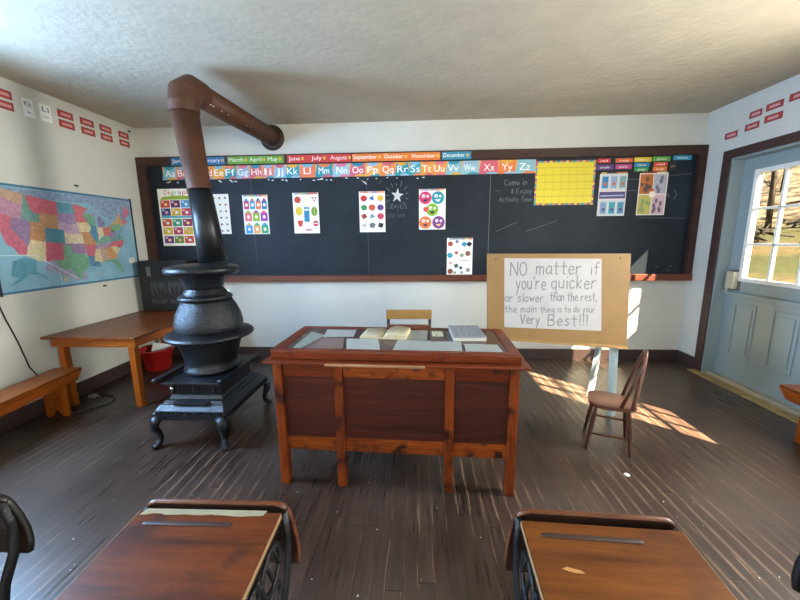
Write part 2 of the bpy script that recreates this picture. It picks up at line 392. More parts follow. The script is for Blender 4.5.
# ------------------------------------------------------------------ the yard beyond the door
def ground_mat():
    m = bpy.data.materials.new('yard_grass'); m.use_nodes = True
    n = m.node_tree.nodes; L = m.node_tree.links; p = n['Principled BSDF']; p.inputs['Roughness'].default_value = .95
    tc = n.new('ShaderNodeTexCoord'); a = n.new('ShaderNodeTexNoise'); a.inputs['Scale'].default_value = .45; a.inputs['Detail'].default_value = 6
    b = n.new('ShaderNodeTexNoise'); b.inputs['Scale'].default_value = 6; b.inputs['Detail'].default_value = 8
    L.new(tc.outputs['Object'], a.inputs[0]); L.new(tc.outputs['Object'], b.inputs[0])
    c1 = n.new('ShaderNodeValToRGB'); e = c1.color_ramp.elements; e[0].position = .42; e[0].color = lin('444a24'); e[1].position = .6; e[1].color = lin('695a3c')
    L.new(a.outputs[0], c1.inputs[0])
    mx = n.new('ShaderNodeMix'); mx.data_type = 'RGBA'; mx.blend_type = 'MULTIPLY'; mx.inputs[0].default_value = .8
    c2 = n.new('ShaderNodeValToRGB'); c2.color_ramp.elements[0].position = .3; c2.color_ramp.elements[0].color = (.35, .33, .3, 1); c2.color_ramp.elements[1].position = .65; c2.color_ramp.elements[1].color = (1.0, 1.0, 1.0, 1)
    L.new(b.outputs[0], c2.inputs[0]); L.new(c1.outputs[0], mx.inputs[6]); L.new(c2.outputs[0], mx.inputs[7])
    sp = n.new('ShaderNodeSeparateXYZ'); L.new(tc.outputs['Object'], sp.inputs[0])
    r_ = n.new('ShaderNodeMapRange'); r_.inputs[1].default_value = 1.6; r_.inputs[2].default_value = 2.3; L.new(sp.outputs[2], r_.inputs[0])
    c3 = n.new('ShaderNodeValToRGB'); e = c3.color_ramp.elements; e[0].position = .4; e[0].color = lin('1c1813'); e[1].position = .62; e[1].color = lin('8a7a64')
    d_ = n.new('ShaderNodeTexNoise'); d_.inputs['Scale'].default_value = 1.6; d_.inputs['Detail'].default_value = 9; L.new(tc.outputs['Object'], d_.inputs[0]); L.new(d_.outputs[0], c3.inputs[0])
    m2 = n.new('ShaderNodeMix'); m2.data_type = 'RGBA'; L.new(r_.outputs[0], m2.inputs[0]); L.new(mx.outputs[2], m2.inputs[6]); L.new(c3.outputs[0], m2.inputs[7]); L.new(m2.outputs[2], p.inputs[0])
    return m
t = bmesh.new(); N = 48; gv = {}
def gz(x, y):
    d = max(0, (x-7)*.8+(y-2)*.5)
    return -.35+.085*d+.16*max(0, d-6)+.12*math.sin(x*1.3)*math.cos(y*.9)*min(1, max(0, (x-4)/3))
for i in range(N+1):
    for j in range(N+1):
        x = 3.6+i*.8; y = -14+j*1.0; gv[i, j] = t.verts.new((x, y, gz(x, y)))
for i in range(N):
    for j in range(N): t.faces.new((gv[i, j], gv[i+1, j], gv[i+1, j+1], gv[i, j+1]))
o = MB().merge(t, ground_mat(), True).build('ground', recalc=False); struct(o)
bark = M('grey_brown_bark', '4d443b', .9, var=.4, vs=12)
def tree(x, y, h, rad, lab, seed):
    rn = random.Random(seed); th = thing('bare_tree', lab, 'tree', (x, y, gz(x, y)-.1))
    lean = rn.uniform(-.08, .08)
    MB().tube([(0, 0, 0), (lean*h*.3, 0, h*.3), (lean*h*.7, .1, h*.7), (lean*h, .1, h)], [rad, rad*.8, rad*.5, rad*.15], bark, 7).build('trunk', th)
    b = MB()
    for k in range(14):
        z = h*rn.uniform(.22, .9); a = rn.uniform(0, 2*PI); l = h*rn.uniform(.08, .16)
        p0 = Vector((lean*z, .05, z)); d = Vector((math.cos(a), math.sin(a), rn.uniform(.3, 1)))
        p1 = p0+d*l*.5; p2 = p0+d*l+Vector((0, 0, .2)); b.tube([p0, p1, p2], [rad*.3, rad*.18, rad*.05], bark, 5)
        for q in range(3):
            d2 = Vector((rn.uniform(-1, 1), rn.uniform(-1, 1), rn.uniform(0, 1))); b.tube([p1, p1+d2*l*.4], [rad*.12, rad*.03], bark, 4)
    b.build('branches', th)
TR = [(11.2, 11.2, 8, .10, 'bare tree trunk seen in the left top pane of the door'), (15.8, 12.8, 7, .12, 'thin bare tree behind the middle of the door window'),
      (9.0, 7.0, 6.5, .06, 'slim bare sapling nearest the door in the yard'), (21, 15.5, 9, .2, 'thick bare tree farther up the slope beyond the yard'),
      (19.5, 9.3, 8, .15, 'bare tree at the right of the door window view'), (16.5, 19.5, 9, .18, 'tall bare tree far up the hillside'), (12.6, 15.2, 7, .09, 'slim bare tree left of the boulder on the slope'), (24, 21, 8, .2, 'bare tree near the crest of the slope'),
      (24.5, 14, 8, .2, 'bare tree at the right of the crest of the slope'), (20.5, 24, 8, .2, 'bare tree at the left of the crest of the slope')]
for i, a in enumerate(TR): tree(*a, i+3)
rockm = M('weathered_grey_rock', '5a5650', .95, var=.4, vs=3, bump=.8, bs=4)
rockd = M('dark_brush_pile', '2c2722', .95, var=.6, vs=5, bump=1, bs=6)
for i, (x, y, s_, mm, nm, lab, cat) in enumerate([(14.2, 16.2, 1.0, rockm, 'boulder', 'big grey boulder on the slope beyond the door window', 'rock'), (18.6, 12.6, .8, rockd, 'brush_pile', 'dark pile of brush beside the boulder up the slope', 'brush pile'),
        (15.6, 8.6, .9, rockm, 'boulder', 'grey boulder right of the brush pile on the slope', 'rock'), (13.2, 11.6, .7, rockd, 'brush_pile', 'low dark brush pile at the right side of the yard', 'brush pile')]):
    rn = random.Random(i)
    if nm == 'brush_pile':
        m_ = MB()
        for q in range(90):
            a = rn.uniform(0, PI); c_ = Vector((rn.gauss(0, .7), rn.gauss(0, .8), rn.uniform(0, .7)))*s_; d_ = Vector((math.cos(a), math.sin(a), rn.uniform(-.35, .5)))*s_*rn.uniform(.5, 1.1)
            m_.tube([c_-d_, c_, c_+d_+Vector((0, 0, .1))], [.04, .035, .01], mm, 5)
        o = m_.build(nm)
    else:
        t = bmesh.new(); bmesh.ops.create_icosphere(t, subdivisions=3, radius=1); ph = [rn.uniform(0, 6) for _ in range(4)]
        for v in t.verts:
            k = 1+.10*math.sin(v.co.x*3+ph[0])*math.cos(v.co.y*3+ph[1])+.07*math.sin(v.co.z*5+v.co.x*4+ph[2])+.04*math.sin(v.co.y*9+ph[3])
            v.co = Vector((v.co.x*1.3, v.co.y*1.5, v.co.z*.8))*k*s_
        o = MB().merge(t, mm, False).build(nm)
    o.location = (x, y, gz(x, y)+.15); tag(o, lab, cat)

# ------------------------------------------------------------------ chalkboard
slate = M('dark_slate', '1d252e', .5, var=.38, vs=1.9, bump=.05, bs=90, spec=.2)
chalk = M('white_chalk', 'c9cccc', .9); chalkd = M('faint_chalk', '474e55', .9); chalkm = M('thin_chalk', '727a80', .9)
cb = thing('chalkboard', 'long dark slate chalkboard in a brown wooden frame across the back wall', 'chalkboard', (-.08, 0, 1.0))
def ch(o):   # parts built in world coordinates under a translated parent
    o.location = -o.parent.location; return o
ch(MB().box(XL+.11, 3.06, -.018, -.001, 1.06, 2.365, slate).build('slate_panel', cb))
fm = wood('dark_frame_wood', '2e1b16', '442a22', .45, 0)
ch(MB().bevbox(XL+.004, XR-.004, -.070, -.001, 2.365, 2.46, fm, .005).build('frame_rail', cb))
for a, b in ((XL+.004, XL+.11), (3.06, XR-.004)): ch(MB().bevbox(a, b, -.070, -.001, 1.062, 2.364, fm, .005).build('frame_stile', cb))
ch(MB().bevbox(XL+.004, XR-.004, -.085, -.001, .985, 1.06, wood('red_brown_tray_wood', '4e281e', '7a4634', .4, 0), .006).build('chalk_tray', cb))
for x, mt in ((.822, chalkm), (-.60, chalkd), (-1.98, chalkd), (2.17, M('board_seam', '14171a', .7))):
    m = MB(); m.map = BACK(-.018); m.rect(x-.0025, x+.0025, 1.062, 2.2, mt, 1); m.build('panel_seam', cb).location = -cb.location

# single-stroke handwriting
GL = {'N': '0,0 0,10 6,0 6,10', 'O': '3,0 .8,1.5 0,5 .8,8.5 3,10 5.2,8.5 6,5 5.2,1.5 3,0', 'B': '0,0 0,10 3.5,10 5,8.5 4.5,6 1,5.2;1,5.2 4.8,4.5 5.5,2.5 4.5,.5 0,0',
 'V': '0,10 3,0 6,10', 'C': '5.5,8.5 3.5,10 1,8 .2,5 1,1.5 3.5,0 5.8,1.5', 'E': '5,10 0,10 0,0 5,0;0,5 4,5', 'A': '0,0 3,10 6,0;1.2,4 4.8,4', 'T': '0,10 6,10;3,10 3,0', 'G': '5.5,8.5 3.5,10 1,8 .2,5 1,1.5 3.5,0 5.5,1.5 5.5,4.5 3.5,4.5',
 'a': '4.5,5.5 2.5,6.2 .5,4.5 .3,2 1.5,.2 3.2,.5 4.5,2.5;4.5,6 4.5,1 5.2,0', 'b': '.3,10 .3,0;.3,4 2,6 4,5.5 4.8,3 3.8,.6 2,0 .3,1.2', 'c': '4.5,5 2.5,6.2 .5,4.5 .3,2 1.8,0 4.5,1', 'd': '4.5,10 4.5,0;4.5,4.5 2.5,6.2 .5,4.5 .3,2 1.8,0 4.5,1.5',
 'e': '.5,3.2 4.5,3.4 4,5.6 2.3,6.2 .6,4.6 .4,2 1.8,.1 4.6,.8', 'f': '4.5,9 3.2,10 2,8.8 2,0;0,6 4,6', 'g': '4.5,5.5 2.5,6.2 .5,4.5 .5,2 2,.3 4.5,2;4.5,6 4.5,-2.5 2.5,-4 .5,-3', 'h': '.3,10 .3,0;.3,3.8 2.2,6 4,5.4 4.4,0', 'i': '1,6 1,0;1,8.3 1.1,9',
 'j': '2,6 2,-2.5 0,-3.5;2,8.3 2.1,9', 'k': '.3,10 .3,0;4,6 .5,2.8 4.2,0', 'l': '1,10 1,0', 'm': '.3,6 .3,0;.3,4 1.8,6 3.1,5 3.1,0;3.1,4 4.6,6 6.2,5 6.3,0', 'n': '.3,6 .3,0;.3,4 2.2,6 4,5.2 4.3,0', 'o': '2.4,0 .5,1.5 .4,4.5 2.4,6.2 4.5,4.6 4.4,1.6 2.4,0',
 'q': '4.2,5.5 2.3,6.2 .4,4.4 .4,1.8 2,0 4.2,1.6;4.2,6 4.2,-3 5.4,-4', 'r': '.3,6 .3,0;.3,3.8 2,5.8 4,5.8', 's': '4.3,5.4 2.3,6.2 .8,4.8 2.4,3.3 4.3,1.8 2.6,0 .4,.8', 't': '2.2,9.5 2.2,.8 3.8,0;.2,6.2 4.6,6.2', 'u': '.3,6 .5,1 2.2,0 4.2,1.5;4.3,6 4.4,0', 'v': '.2,6 2.3,0 4.6,6',
 'w': '.2,6 1.4,.2 3,4.6 4.6,.2 6,6', 'x': '.3,6 4.5,0;4.5,6 .3,0', 'y': '.3,6 2.3,1.2;4.6,6 1,-4', "'": '1,10 .7,8', '!': '1,10 1,3;1,.9 1.1,.2', ',': '1,1 .4,-2', '&': '5,0 1,7.5 2,9.5 3.5,8 .5,2 2,0 5,4', '"': '1,10 1,8.3;2.4,10 2.4,8.3', '.': '1,.5 1.2,0'}
WID = {'m': 7.5, 'w': 7.2, 'i': 2.2, 'l': 2.2, 'j': 3.2, "'": 2, '!': 2.4, ',': 2.2, '"': 3.6}
def write(m, s, a0, a1, b, h, mt, wd, slope=0, rnd=None, l=2):
    """fit the string between a0 and a1, cap height h, baseline b"""
    rnd = rnd or random.Random(len(s)); adv = lambda c: 4 if c == ' ' else WID.get(c, 7.2 if c.isupper() else 5.6)+.7
    tot = sum(adv(c) for c in s); k = (a1-a0)/tot; x = 0
    for c in s:
        if c in GL:
            j = rnd.uniform(-.4, .4)
            for part in GL[c].split(';'):
                P = []
                for q in part.split():
                    px, py = map(float, q.split(',')); px += rnd.uniform(-.12, .12); py += rnd.uniform(-.15, .15)+j
                    P.append((a0+(x+px)*k, b+py*h/10+slope*(a0+(x+px)*k-a0)))
                m.stroke(P, wd, mt, l)
        x += adv(c)
def chalk_part(name, fn, label=None):
    m = MB(); m.map = BACK(-.018); fn(m); o = m.build(name, cb); o.location = -cb.location
for a_ in (('Come in', .98, 1.24, 2.08, .062, chalkm, .0055), ('& Enjoy', 1.06, 1.30, 1.99, .052, chalkm, .005), ('Activity Time', .93, 1.30, 1.90, .048, chalkm, .0045),
           ('"Glory to', -.40, -.13, 1.835, .07, chalkd, .006), ('the one', -.37, -.15, 1.74, .06, chalkd, .005)): chalk_part('chalk_writing', lambda m: write(m, *a_))
def star_(m):
    sp_ = []
    for k in range(10):
        ra = .075 if k % 2 == 0 else .03; a = PI/2+k*PI/5-.1; sp_.append((-.245+ra*math.cos(a), 1.985+ra*1.15*math.sin(a)))
    m.poly(sp_, chalk, 2)
    for k in range(13):
        a = k*2*PI/13+.2; m.stroke([(-.245+.10*math.cos(a), 1.985+.11*math.sin(a)), (-.245+(.13+.02*(k % 2))*math.cos(a), 1.985+(.14+.02*(k % 3))*math.sin(a))], .006, chalkm)
chalk_part('chalk_star', star_)
for (x0, z0, x1, z1) in ((.90, 1.56, 1.15, 1.67), (1.25, 1.56, 1.6, 1.68), (-.42, 2.16, -.46, 2.12), (.88, 2.02, .93, 2.02), (2.35, 2.12, 2.48, 2.12), (2.35, 2.00, 2.48, 2.0), (2.78, 2.15, 3.02, 2.17), (2.5, 1.70, 3.02, 1.69)):
    chalk_part('chalk_line', lambda m: m.stroke([(x0, z0), (x1, z1)], .0035, chalkm))
rn = random.Random(5)
def smear_(m):
    for k in range(60):
        x = rn.gauss(-1.0, .9); z = rn.uniform(1.1, 1.95)
        if -2.9 < x < .8: m.stroke([(x, z), (x+rn.uniform(-.012, .012), z+rn.uniform(-.02, .02))], .004, chalkd)
    m.stroke([(2.86, 2.0), (2.89, 1.95), (2.86, 1.90)], .006, chalkm); m.stroke([(2.74, 1.93), (2.80, 1.95), (2.81, 1.92)], .006, chalkm)
    for (x, z) in ((2.9, 1.15), (2.88, 1.10), (2.75, 1.14)): m.stroke([(x, z), (x+.03, z)], .006, chalkm)
chalk_part('chalk_marks', smear_)
[c for c in cb.children if c.name == 'chalk_marks'][0]['kind'] = 'stuff'
m = MB(); m.map = BACK(-.018)     # torn tape scraps left under the alphabet strip
tp = M('torn_white_tape', 'd8d8d4', .8)
for k in range(34):
    x = rn.uniform(-3.1, .1); z = 2.19-rn.uniform(0, .02)
    m.poly([(x, z), (x+rn.uniform(.01, .045), z-.004), (x+rn.uniform(.01, .03), z+.012)], tp, 1)
m.poly([(-.66, 2.16), (-.60, 2.11), (-.61, 2.14), (-.69, 2.175)], tp, 2)
o = m.build('tape_scraps', cb); o.location = -cb.location; o['kind'] = 'stuff'

# ------------------------------------------------------------------ printed paper helpers
def sheet(name, x0, x1, z0, z1, y=-.018, skew=0, base='e8e6df', th=.0014, pl=BACK):
    m = MB(); m.map = pl(y)
    m.prism([(x0-skew, z0), (x1-skew, z0), (x1, z1), (x0, z1)], pl(y), .0006, th, flat(base))
    m.map = pl(y) if False else (lambda a, b, l=0, g=pl(y): g(a, b, l+th-LY*.4)); return m
white = 'f2f1ec'
# alphabet border strip
m = sheet('alphabet', -3.045, 1.322, 2.207, 2.355, base='e0a050')
blobc = ['7fb3c4', 'c9606c', '2f8fa0', 'e07f4e', 'e0a63a', '8fb0c8', 'd87088']
L26 = 'ABCDEFGHIJKLMNOPQRSTUVWXYZ'
AX = [-3.022+(p-162)*(4.362/374) for p in (168, 181, 194, 207, 219, 231, 244, 258, 270, 282, 295, 310, 327, 345, 361, 376, 391, 405.6, 418, 429, 441.6, 455, 471, 490, 507, 524)]
rn = random.Random(11)
for i in range(26):
    x = (AX[i]+AX[i-1])/2 if i else -3.045; cw = ((AX[i]+AX[i+1])/2 if i < 25 else 1.322)-x; xm = AX[i]
    bc = ['7fb3c4', 'c9606c', 'd87088', 'e07f4e', 'e0a63a', '2f8fa0', '8fb0c8', 'd0606c', 'e07f7e', '8fb0c8', '2f8fa0', 'e0704a', '1f8c9c', '8fb8c8', 'c95c74', 'e09a50', 'e0823e', '1f8c9c', '2f98a8', 'e09a3a', 'e08f40', '7fb3c4', '8fb8c8', 'd05c70', 'e0783c', '2098a4'][i] if i < 25 else '7fb3c4'
    m.poly([(x-.01, 2.207), (x+cw*.98, 2.207), (x+cw*.98, 2.355), (x+.02, 2.355)], flat(bc), .6)
    b2 = blobc[(i*3+2) % 7]
    m.poly([(x+cw*.15, 2.355), (x+cw*.9, 2.355), (x+cw*.75, 2.325), (x+cw*.45, 2.315), (x+cw*.2, 2.33)], flat(b2), 1.0)
    b3 = blobc[(i*5+4) % 7]
    m.poly([(x+cw*.3, 2.207), (x+cw*1.0, 2.207), (x+cw*.95, 2.225), (x+cw*.6, 2.235), (x+cw*.4, 2.22)], flat(b3), 1.2)
    m.text(L26[i]+L26[i].lower(), xm, 2.244, .074, flat('f6f4ee'), w=min(.125, cw*.78) if i not in (8, 9, 11) else .085, l=2, center=True)
tag(m.build('alphabet_strip'), 'multicoloured alphabet strip Aa to Zz along the chalkboard top', 'alphabet strip')
# month strips on the frame rail
MG = 'month strips on the chalkboard frame'
for (x0, x1, col, words, lab) in ((-2.892, -2.245, '2f6fa8', [('January', 0), ('February', .52)], 'blue January February strip above the alphabet, partly behind the stovepipe'),
        (-2.21, -1.547, '6a9a35', [('March', 0), ('April', .37), ('May', .70)], 'green March April May strip on the chalkboard frame'),
        (-1.503, -.768, 'c43a36', [('June', 0), ('July', .36), ('August', .66)], 'red June July August strip on the chalkboard frame'),
        (-.755, .243, 'd9732c', [('September', 0), ('October', .35), ('November', .67)], 'orange September October November strip on the chalkboard frame'),
        (.264, .588, '2f87a8', [('December', 0)], 'short teal December strip on the chalkboard frame')):
    m = sheet('m', x0, x1, 2.360, 2.444, -.070, base=col); W_ = x1-x0
    for wd_, fx in words:
        ww = {'January': .24, 'February': .24, 'March': .17, 'April': .14, 'May': .11, 'June': .13, 'July': .12, 'August': .19, 'September': .27, 'October': .22, 'November': .26, 'December': .24}[wd_]
        m.text(wd_, x0+.015+fx*W_, 2.388, .042, flat('f4f2ea'), w=ww)
        m.disc(x0+.015+fx*W_+ww+.03, 2.405, .016, flat('e8c84a'), 2)
        m.disc(x0+.015+fx*W_+ww+.03, 2.405, .007, flat('b8402e'), 3)
    tag(m.build('month_strip'), lab, 'sign', MG)
# coloured word cards at the right
def card(px0, px1, py0, py1, col, lab, text=None, tc_='f4f2ea'):
    x0 = 1.987+(px0-597)*.01066; x1 = 1.987+(px1-597)*.01066; z1 = 2.347-(py0-159)*.0112; z0 = 2.347-(py1-159)*.0112
    m = sheet('c', x0, x1, z0, z1, base=col)
    if text: m.text(text, (x0+x1)/2, (z0+z1)/2-.011, .022, flat(tc_), w=(x1-x0)*.55, center=True)
    tag(m.build('word_card'), lab, 'card', 'colour word cards')
card(598, 611, 159, 163, 'cf3330', 'red colour card, first in the upper row right of the yellow chart', 'red')
card(616, 633.5, 159, 163, 'd9652b', 'orange colour card in the upper row between red and yellow', 'orange')
card(635, 652.3, 158.5, 162.8, 'd8b92f', 'yellow colour card in the upper row', 'yellow')
card(653.5, 671, 158, 162.5, '5f9f4a', 'light green colour card in the upper row', 'green')
card(673.8, 691.8, 157.3, 161.8, '3594b8', 'blue colour card at the right end of the upper row', 'blue')
card(597, 614.5, 164.6, 169.8, '563b78', 'purple colour card, first in the lower row', 'purple')
card(616.5, 633, 164.8, 169.2, 'b8437f', 'pink colour card in the lower row next to purple', 'pink')
card(635.5, 650.8, 163.6, 167.6, '2b7fae', 'blue card just above a green card in the lower row', 'blue')
card(635.9, 650, 168, 171.8, '2f9a52', 'green card just below the blue card in the lower row', 'green')
card(655, 668.8, 163.4, 167.2, 'd24a33', 'red card just above an orange card in the lower row', 'red')
card(654.6, 668.6, 167.6, 171.8, 'df7427', 'orange card just below the red card in the lower row', 'orange')
card(670.8, 677.6, 163, 171.5, '23241f', 'small black card with gold circle at the end of the lower row', 'gold', 'c9a85a')

# yellow calendar chart
m = sheet('y', 1.322, 1.982, 1.853, 2.335, base='c9a0b0')
bcol = ['c94a6a', '5fae5a', '4f8fc0', 'e08a3a', '8a5aa8', 'd8c83a']
for i in range(22):
    x = 1.322+.66*i/22; m.rect(x, x+.03, 2.315, 2.335, flat(bcol[i % 6]), 1); m.rect(x, x+.03, 1.853, 1.873, flat(bcol[(i+2) % 6]), 1)
for i in range(16):
    z = 1.873+.442*i/16; m.rect(1.322, 1.342, z, z+.0276, flat(bcol[(i+1) % 6]), 1); m.rect(1.962, 1.982, z, z+.0276, flat(bcol[(i+4) % 6]), 1)
m.rect(1.342, 1.962, 1.873, 2.315, flat('d9c61a', .5), 1.5)
for k in range(1, 7): x = 1.342+.62*k/7; m.rect(x-.0015, x+.0015, 1.873, 2.26, flat('b89a28'), 2)
for k in range(6): z = 1.873+.387*k/5; m.rect(1.342, 1.962, z-.002, z+.002, flat('a88a25'), 2.4)
tag(m.build('calendar_chart'), 'blank yellow calendar grid chart with rainbow border on the chalkboard', 'chart')

def band(m, x0, x1, z, cols, h=.016, l=1):
    w_ = (x1-x0)/len(cols)
    for i, c_ in enumerate(cols): m.rect(x0+w_*i, x0+w_*(i+1), z-h, z, flat(c_), l)
# digraphs poster
m = sheet('d', -3.142, -2.60, 1.43, 2.106, base='efeee6'); x0 = -3.125; W_ = .51
xx = -3.06
for c_, col in zip('Digraphs', ['c8402e', 'c8702e', '5f9a3a', '2f8fa0', '7a4a9a', 'c8402e', 'c8702e', '5f9a3a']):
    ww = .016 if c_ == 'i' else (.03 if c_ == 'r' else .044); m.text(c_, xx, 2.04, .052, flat(col), w=ww); xx += ww+.010
m.poly([(-3.12, 1.98), (-2.62, 1.98), (-2.66, 2.015), (-2.87, 2.028), (-3.08, 2.015)], flat('8fae2a'), 1)
cc = [['c9452c', '5b2b5a', '4a9ad0', 'd8a22a'], ['2f3f8a', 'd8b02a', 'c03a5a', '4f9a4a'], ['cf5a2e', '2f9a7a', '8a2a5a', '3f6ab0'], ['d8b82a', 'b03a7a', 'c8b42e', 'c84a2a'], ['6a2a7a', '5a8a2e', 'c8472e', '2f7fb0']]
zz = [1.975, 1.88, 1.755, 1.655, 1.55]
m.rect(-3.125, -2.615, 1.765, 1.79, flat('4aa6c8'), 1)
for r_ in range(5):
    for q in range(4):
        a = x0+q*W_/4; m.rect(a+.005, a+W_/4-.006, zz[r_]-.088, zz[r_]-.002, flat(cc[r_][q]), 1)
        m.disc(a+.07, zz[r_]-.05, .022, flat(['f0d890', 'e8a0a0', 'd0e8f0', 'f0f0e8'][(q+r_) % 4]), 2, .018, 7); m.rect(a+.018, a+.045, zz[r_]-.03, zz[r_]-.018, flat('f2f1ec'), 2)
tag(m.build('poster'), 'digraphs poster of coloured picture squares at the chalkboard left end', 'poster')
# narrow white chart behind the pipe
m = sheet('s', -2.56, -2.268, 1.567, 2.036, base='ecebe6')
for r_ in range(6):
    for q in range(4): m.disc(-2.52+q*.07, 1.99-r_*.077, .016, flat(['8a8f9a', '7a5a7a', 'a0704a', '5a7aa0', 'b06a6a'][(q*2+r_*3) % 5]), 1, .014, 6)
tag(m.build('poster'), 'white chart of tiny grey pictures right behind the stovepipe', 'poster')
# crayon grid poster
m = sheet('g', -2.10, -1.793, 1.562, 2.02, base='eceae6', skew=.0)
band(m, -2.09, -1.80, 2.018, ['6a9ac0', 'd0a050', '6aa060', '8a70b0', 'c84a3a', 'e09040'])
rows = [(4, ['c8356f', '2f9ac8', 'e0704a', '1f6fb0'], 1.985, .13), (3, ['e06a80', '8ab82a', 'a03aa0'], 1.845, .13), (3, ['2f9ad8', 'e0a060', '2fa06a'], 1.70, .13)]
for n_, cs, zt, hh in rows:
    for q in range(n_):
        a = -2.09+q*.29/n_; b = a+.29/n_; m.rect(a+.006, b-.006, zt-hh, zt-.035, flat(cs[q]), 1); m.poly([(a+.012, zt-.035), (b-.012, zt-.035), ((a+b)/2+.008, zt-.005), ((a+b)/2-.008, zt-.005)], flat(cs[(q+1) % n_]), 1)
        m.disc((a+b)/2, zt-.08, .018, flat('f2e8d8'), 2, .022, 8)
tag(m.build('poster'), 'poster with rows of brightly coloured bottle pictures, right of the stovepipe', 'poster')
# shapes poster
m = sheet('h', -1.488, -1.18, 1.565, 2.034, base='eeece6'); band(m, -1.47, -1.19, 2.032, ['8a9ab0', 'c0a070', '7ab07a', 'b0605a', 'c8503a', 'd06a3a'], .018)
m.disc(-1.43, 1.955, .04, flat('b8452e'), 1); m.rect(-1.36, -1.30, 1.93, 1.985, flat('ded9b8'), 1)
m.poly([(-1.265, 1.985), (-1.20, 1.985), (-1.232, 1.925)], flat('b03a34'), 1); m.poly([(-1.25, 1.977), (-1.215, 1.977), (-1.232, 1.943)], flat(white), 2)
m.disc(-1.42, 1.825, .042, flat('d8bc2e'), 1, .052); m.rect(-1.36, -1.295, 1.70, 1.87, flat('2f7fa8'), 1); m.rect(-1.352, -1.303, 1.83, 1.85, flat(white), 2)
m.disc(-1.235, 1.82, .037, flat('6a8a2a'), 1, .056); m.stroke([(-1.235, 1.775), (-1.235, 1.865)], .008, flat('b8c84a'), 2)
m.poly([(-1.445, 1.715), (-1.375, 1.715), (-1.39, 1.645), (-1.43, 1.645)], flat('c8402e'), 1); m.disc(-1.225, 1.68, .035, flat('b83a34'), 1, n=8); m.rect(-1.25, -1.20, 1.675, 1.685, flat(white), 2)
m.rect(-1.35, -1.28, 1.595, 1.615, flat('b85a6a'), 1)
tag(m.build('poster'), 'white shapes poster with red triangle, lemon and blue rectangle', 'poster')
# letter objects poster
m = sheet('o', -.696, -.391, 1.571, 2.038, base='eeece6'); band(m, -.69, -.395, 2.036, ['d08a6a', 'c86a5a', 'd0a08a', '5a6ab0', 'c86a4a', 'e08a3a'], .016)
for (a, b, c_, k) in ((-.64, 1.96, 'c0302e', 8), (-.545, 1.96, '3a6ab0', 3), (-.445, 1.96, 'd8b02e', 6), (-.64, 1.855, '3a8a44', 5), (-.545, 1.855, 'c8552a', 12), (-.445, 1.855, '5a3a7a', 7), (-.64, 1.755, '9a3a2a', 4), (-.545, 1.755, '6a8aa0', 3), (-.445, 1.755, 'c8405a', 10), (-.64, 1.65, 'b8b8b0', 3), (-.545, 1.65, '6a6a68', 5), (-.445, 1.65, '2a2a2a', 4)):
    m.disc(a, b, .041, flat(c_), 1, .036, k, start=b*7); m.rect(a-.02, a+.02, b-.043, b-.038, flat('9a9a96'), 1)
tag(m.build('poster'), 'white poster of twelve small pictures, left of the chalk star', 'poster')
# round smiling shapes poster (plain round faces)
m = sheet('f', .007, .315, 1.594, 2.053, base='f0eee8'); band(m, .015, .30, 2.05, ['c86a7a', '6a8ab0', 'a0a06a', '8a5a9a', 'c8603a', 'd8903a'], .014)
for (a, b, c_, c2) in ((.08, 1.955, 'd0356a', '2a2a3a'), (.225, 1.955, '1f95a8', 'e8e4d8'), (.16, 1.82, '7fae2a', '1f2a1a'), (.08, 1.675, 'd87038', '3a2a2a'), (.235, 1.675, '7a2f86', 'e0c870')):
    m.disc(a, b, .073, flat(c_), 1, n=18); m.disc(a-.02, b+.02, .02, flat('f0eee8'), 2, n=8); m.disc(a+.028, b+.018, .015, flat('f0eee8'), 2, n=8)
    m.disc(a-.018, b+.018, .008, flat('1f1f22'), 3, n=6); m.poly([(a-.03, b-.02), (a+.035, b-.015), (a+.01, b-.045), (a-.015, b-.04)], flat(c2), 2.5)
m.disc(.085, 1.825, .03, flat('d0504a'), 2.6, n=10)
tag(m.build('poster'), 'white poster with five big round coloured faces', 'poster')
# lower poster standing on the tray
m = sheet('l', .338, .640, 1.0605, 1.492, base='eeeeea'); band(m, .365, .635, 1.49, ['6a8a9a', '7a7a5a', '6a9ab0', '8a5a9a', 'b8b03a', 'c8503a'], .016)
for (a, b, c_, k, ra) in ((.378, 1.425, 'a8453a', 8, .026), (.455, 1.45, '6a7a9a', 6, .018), (.54, 1.42, '2f8fc0', 4, .03), (.60, 1.42, '20242a', 4, .03), (.375, 1.29, '2f9ab8', 6, .03), (.45, 1.32, 'a85a5a', 5, .02), (.515, 1.29, '8a9a80', 5, .022), (.585, 1.31, '8a5a40', 7, .028), (.38, 1.20, 'd8a890', 5, .018), (.45, 1.165, '3a5a5a', 4, .026), (.505, 1.14, '3a3a44', 5, .018), (.38, 1.10, '8a4a2e', 12, .027), (.435, 1.085, '8a8a8a', 6, .014), (.515, 1.085, 'a8a8b0', 5, .018), (.59, 1.115, '9a8a84', 4, .026)):
    m.disc(a, b, ra*1.2, flat(c_), 1, ra*1.15, k, start=b*9)
m.rect(.49, .61, 1.222, 1.228, flat('8a8a8a'), 1)
tag(m.build('poster'), 'white picture poster standing on the chalk tray below the others', 'poster')
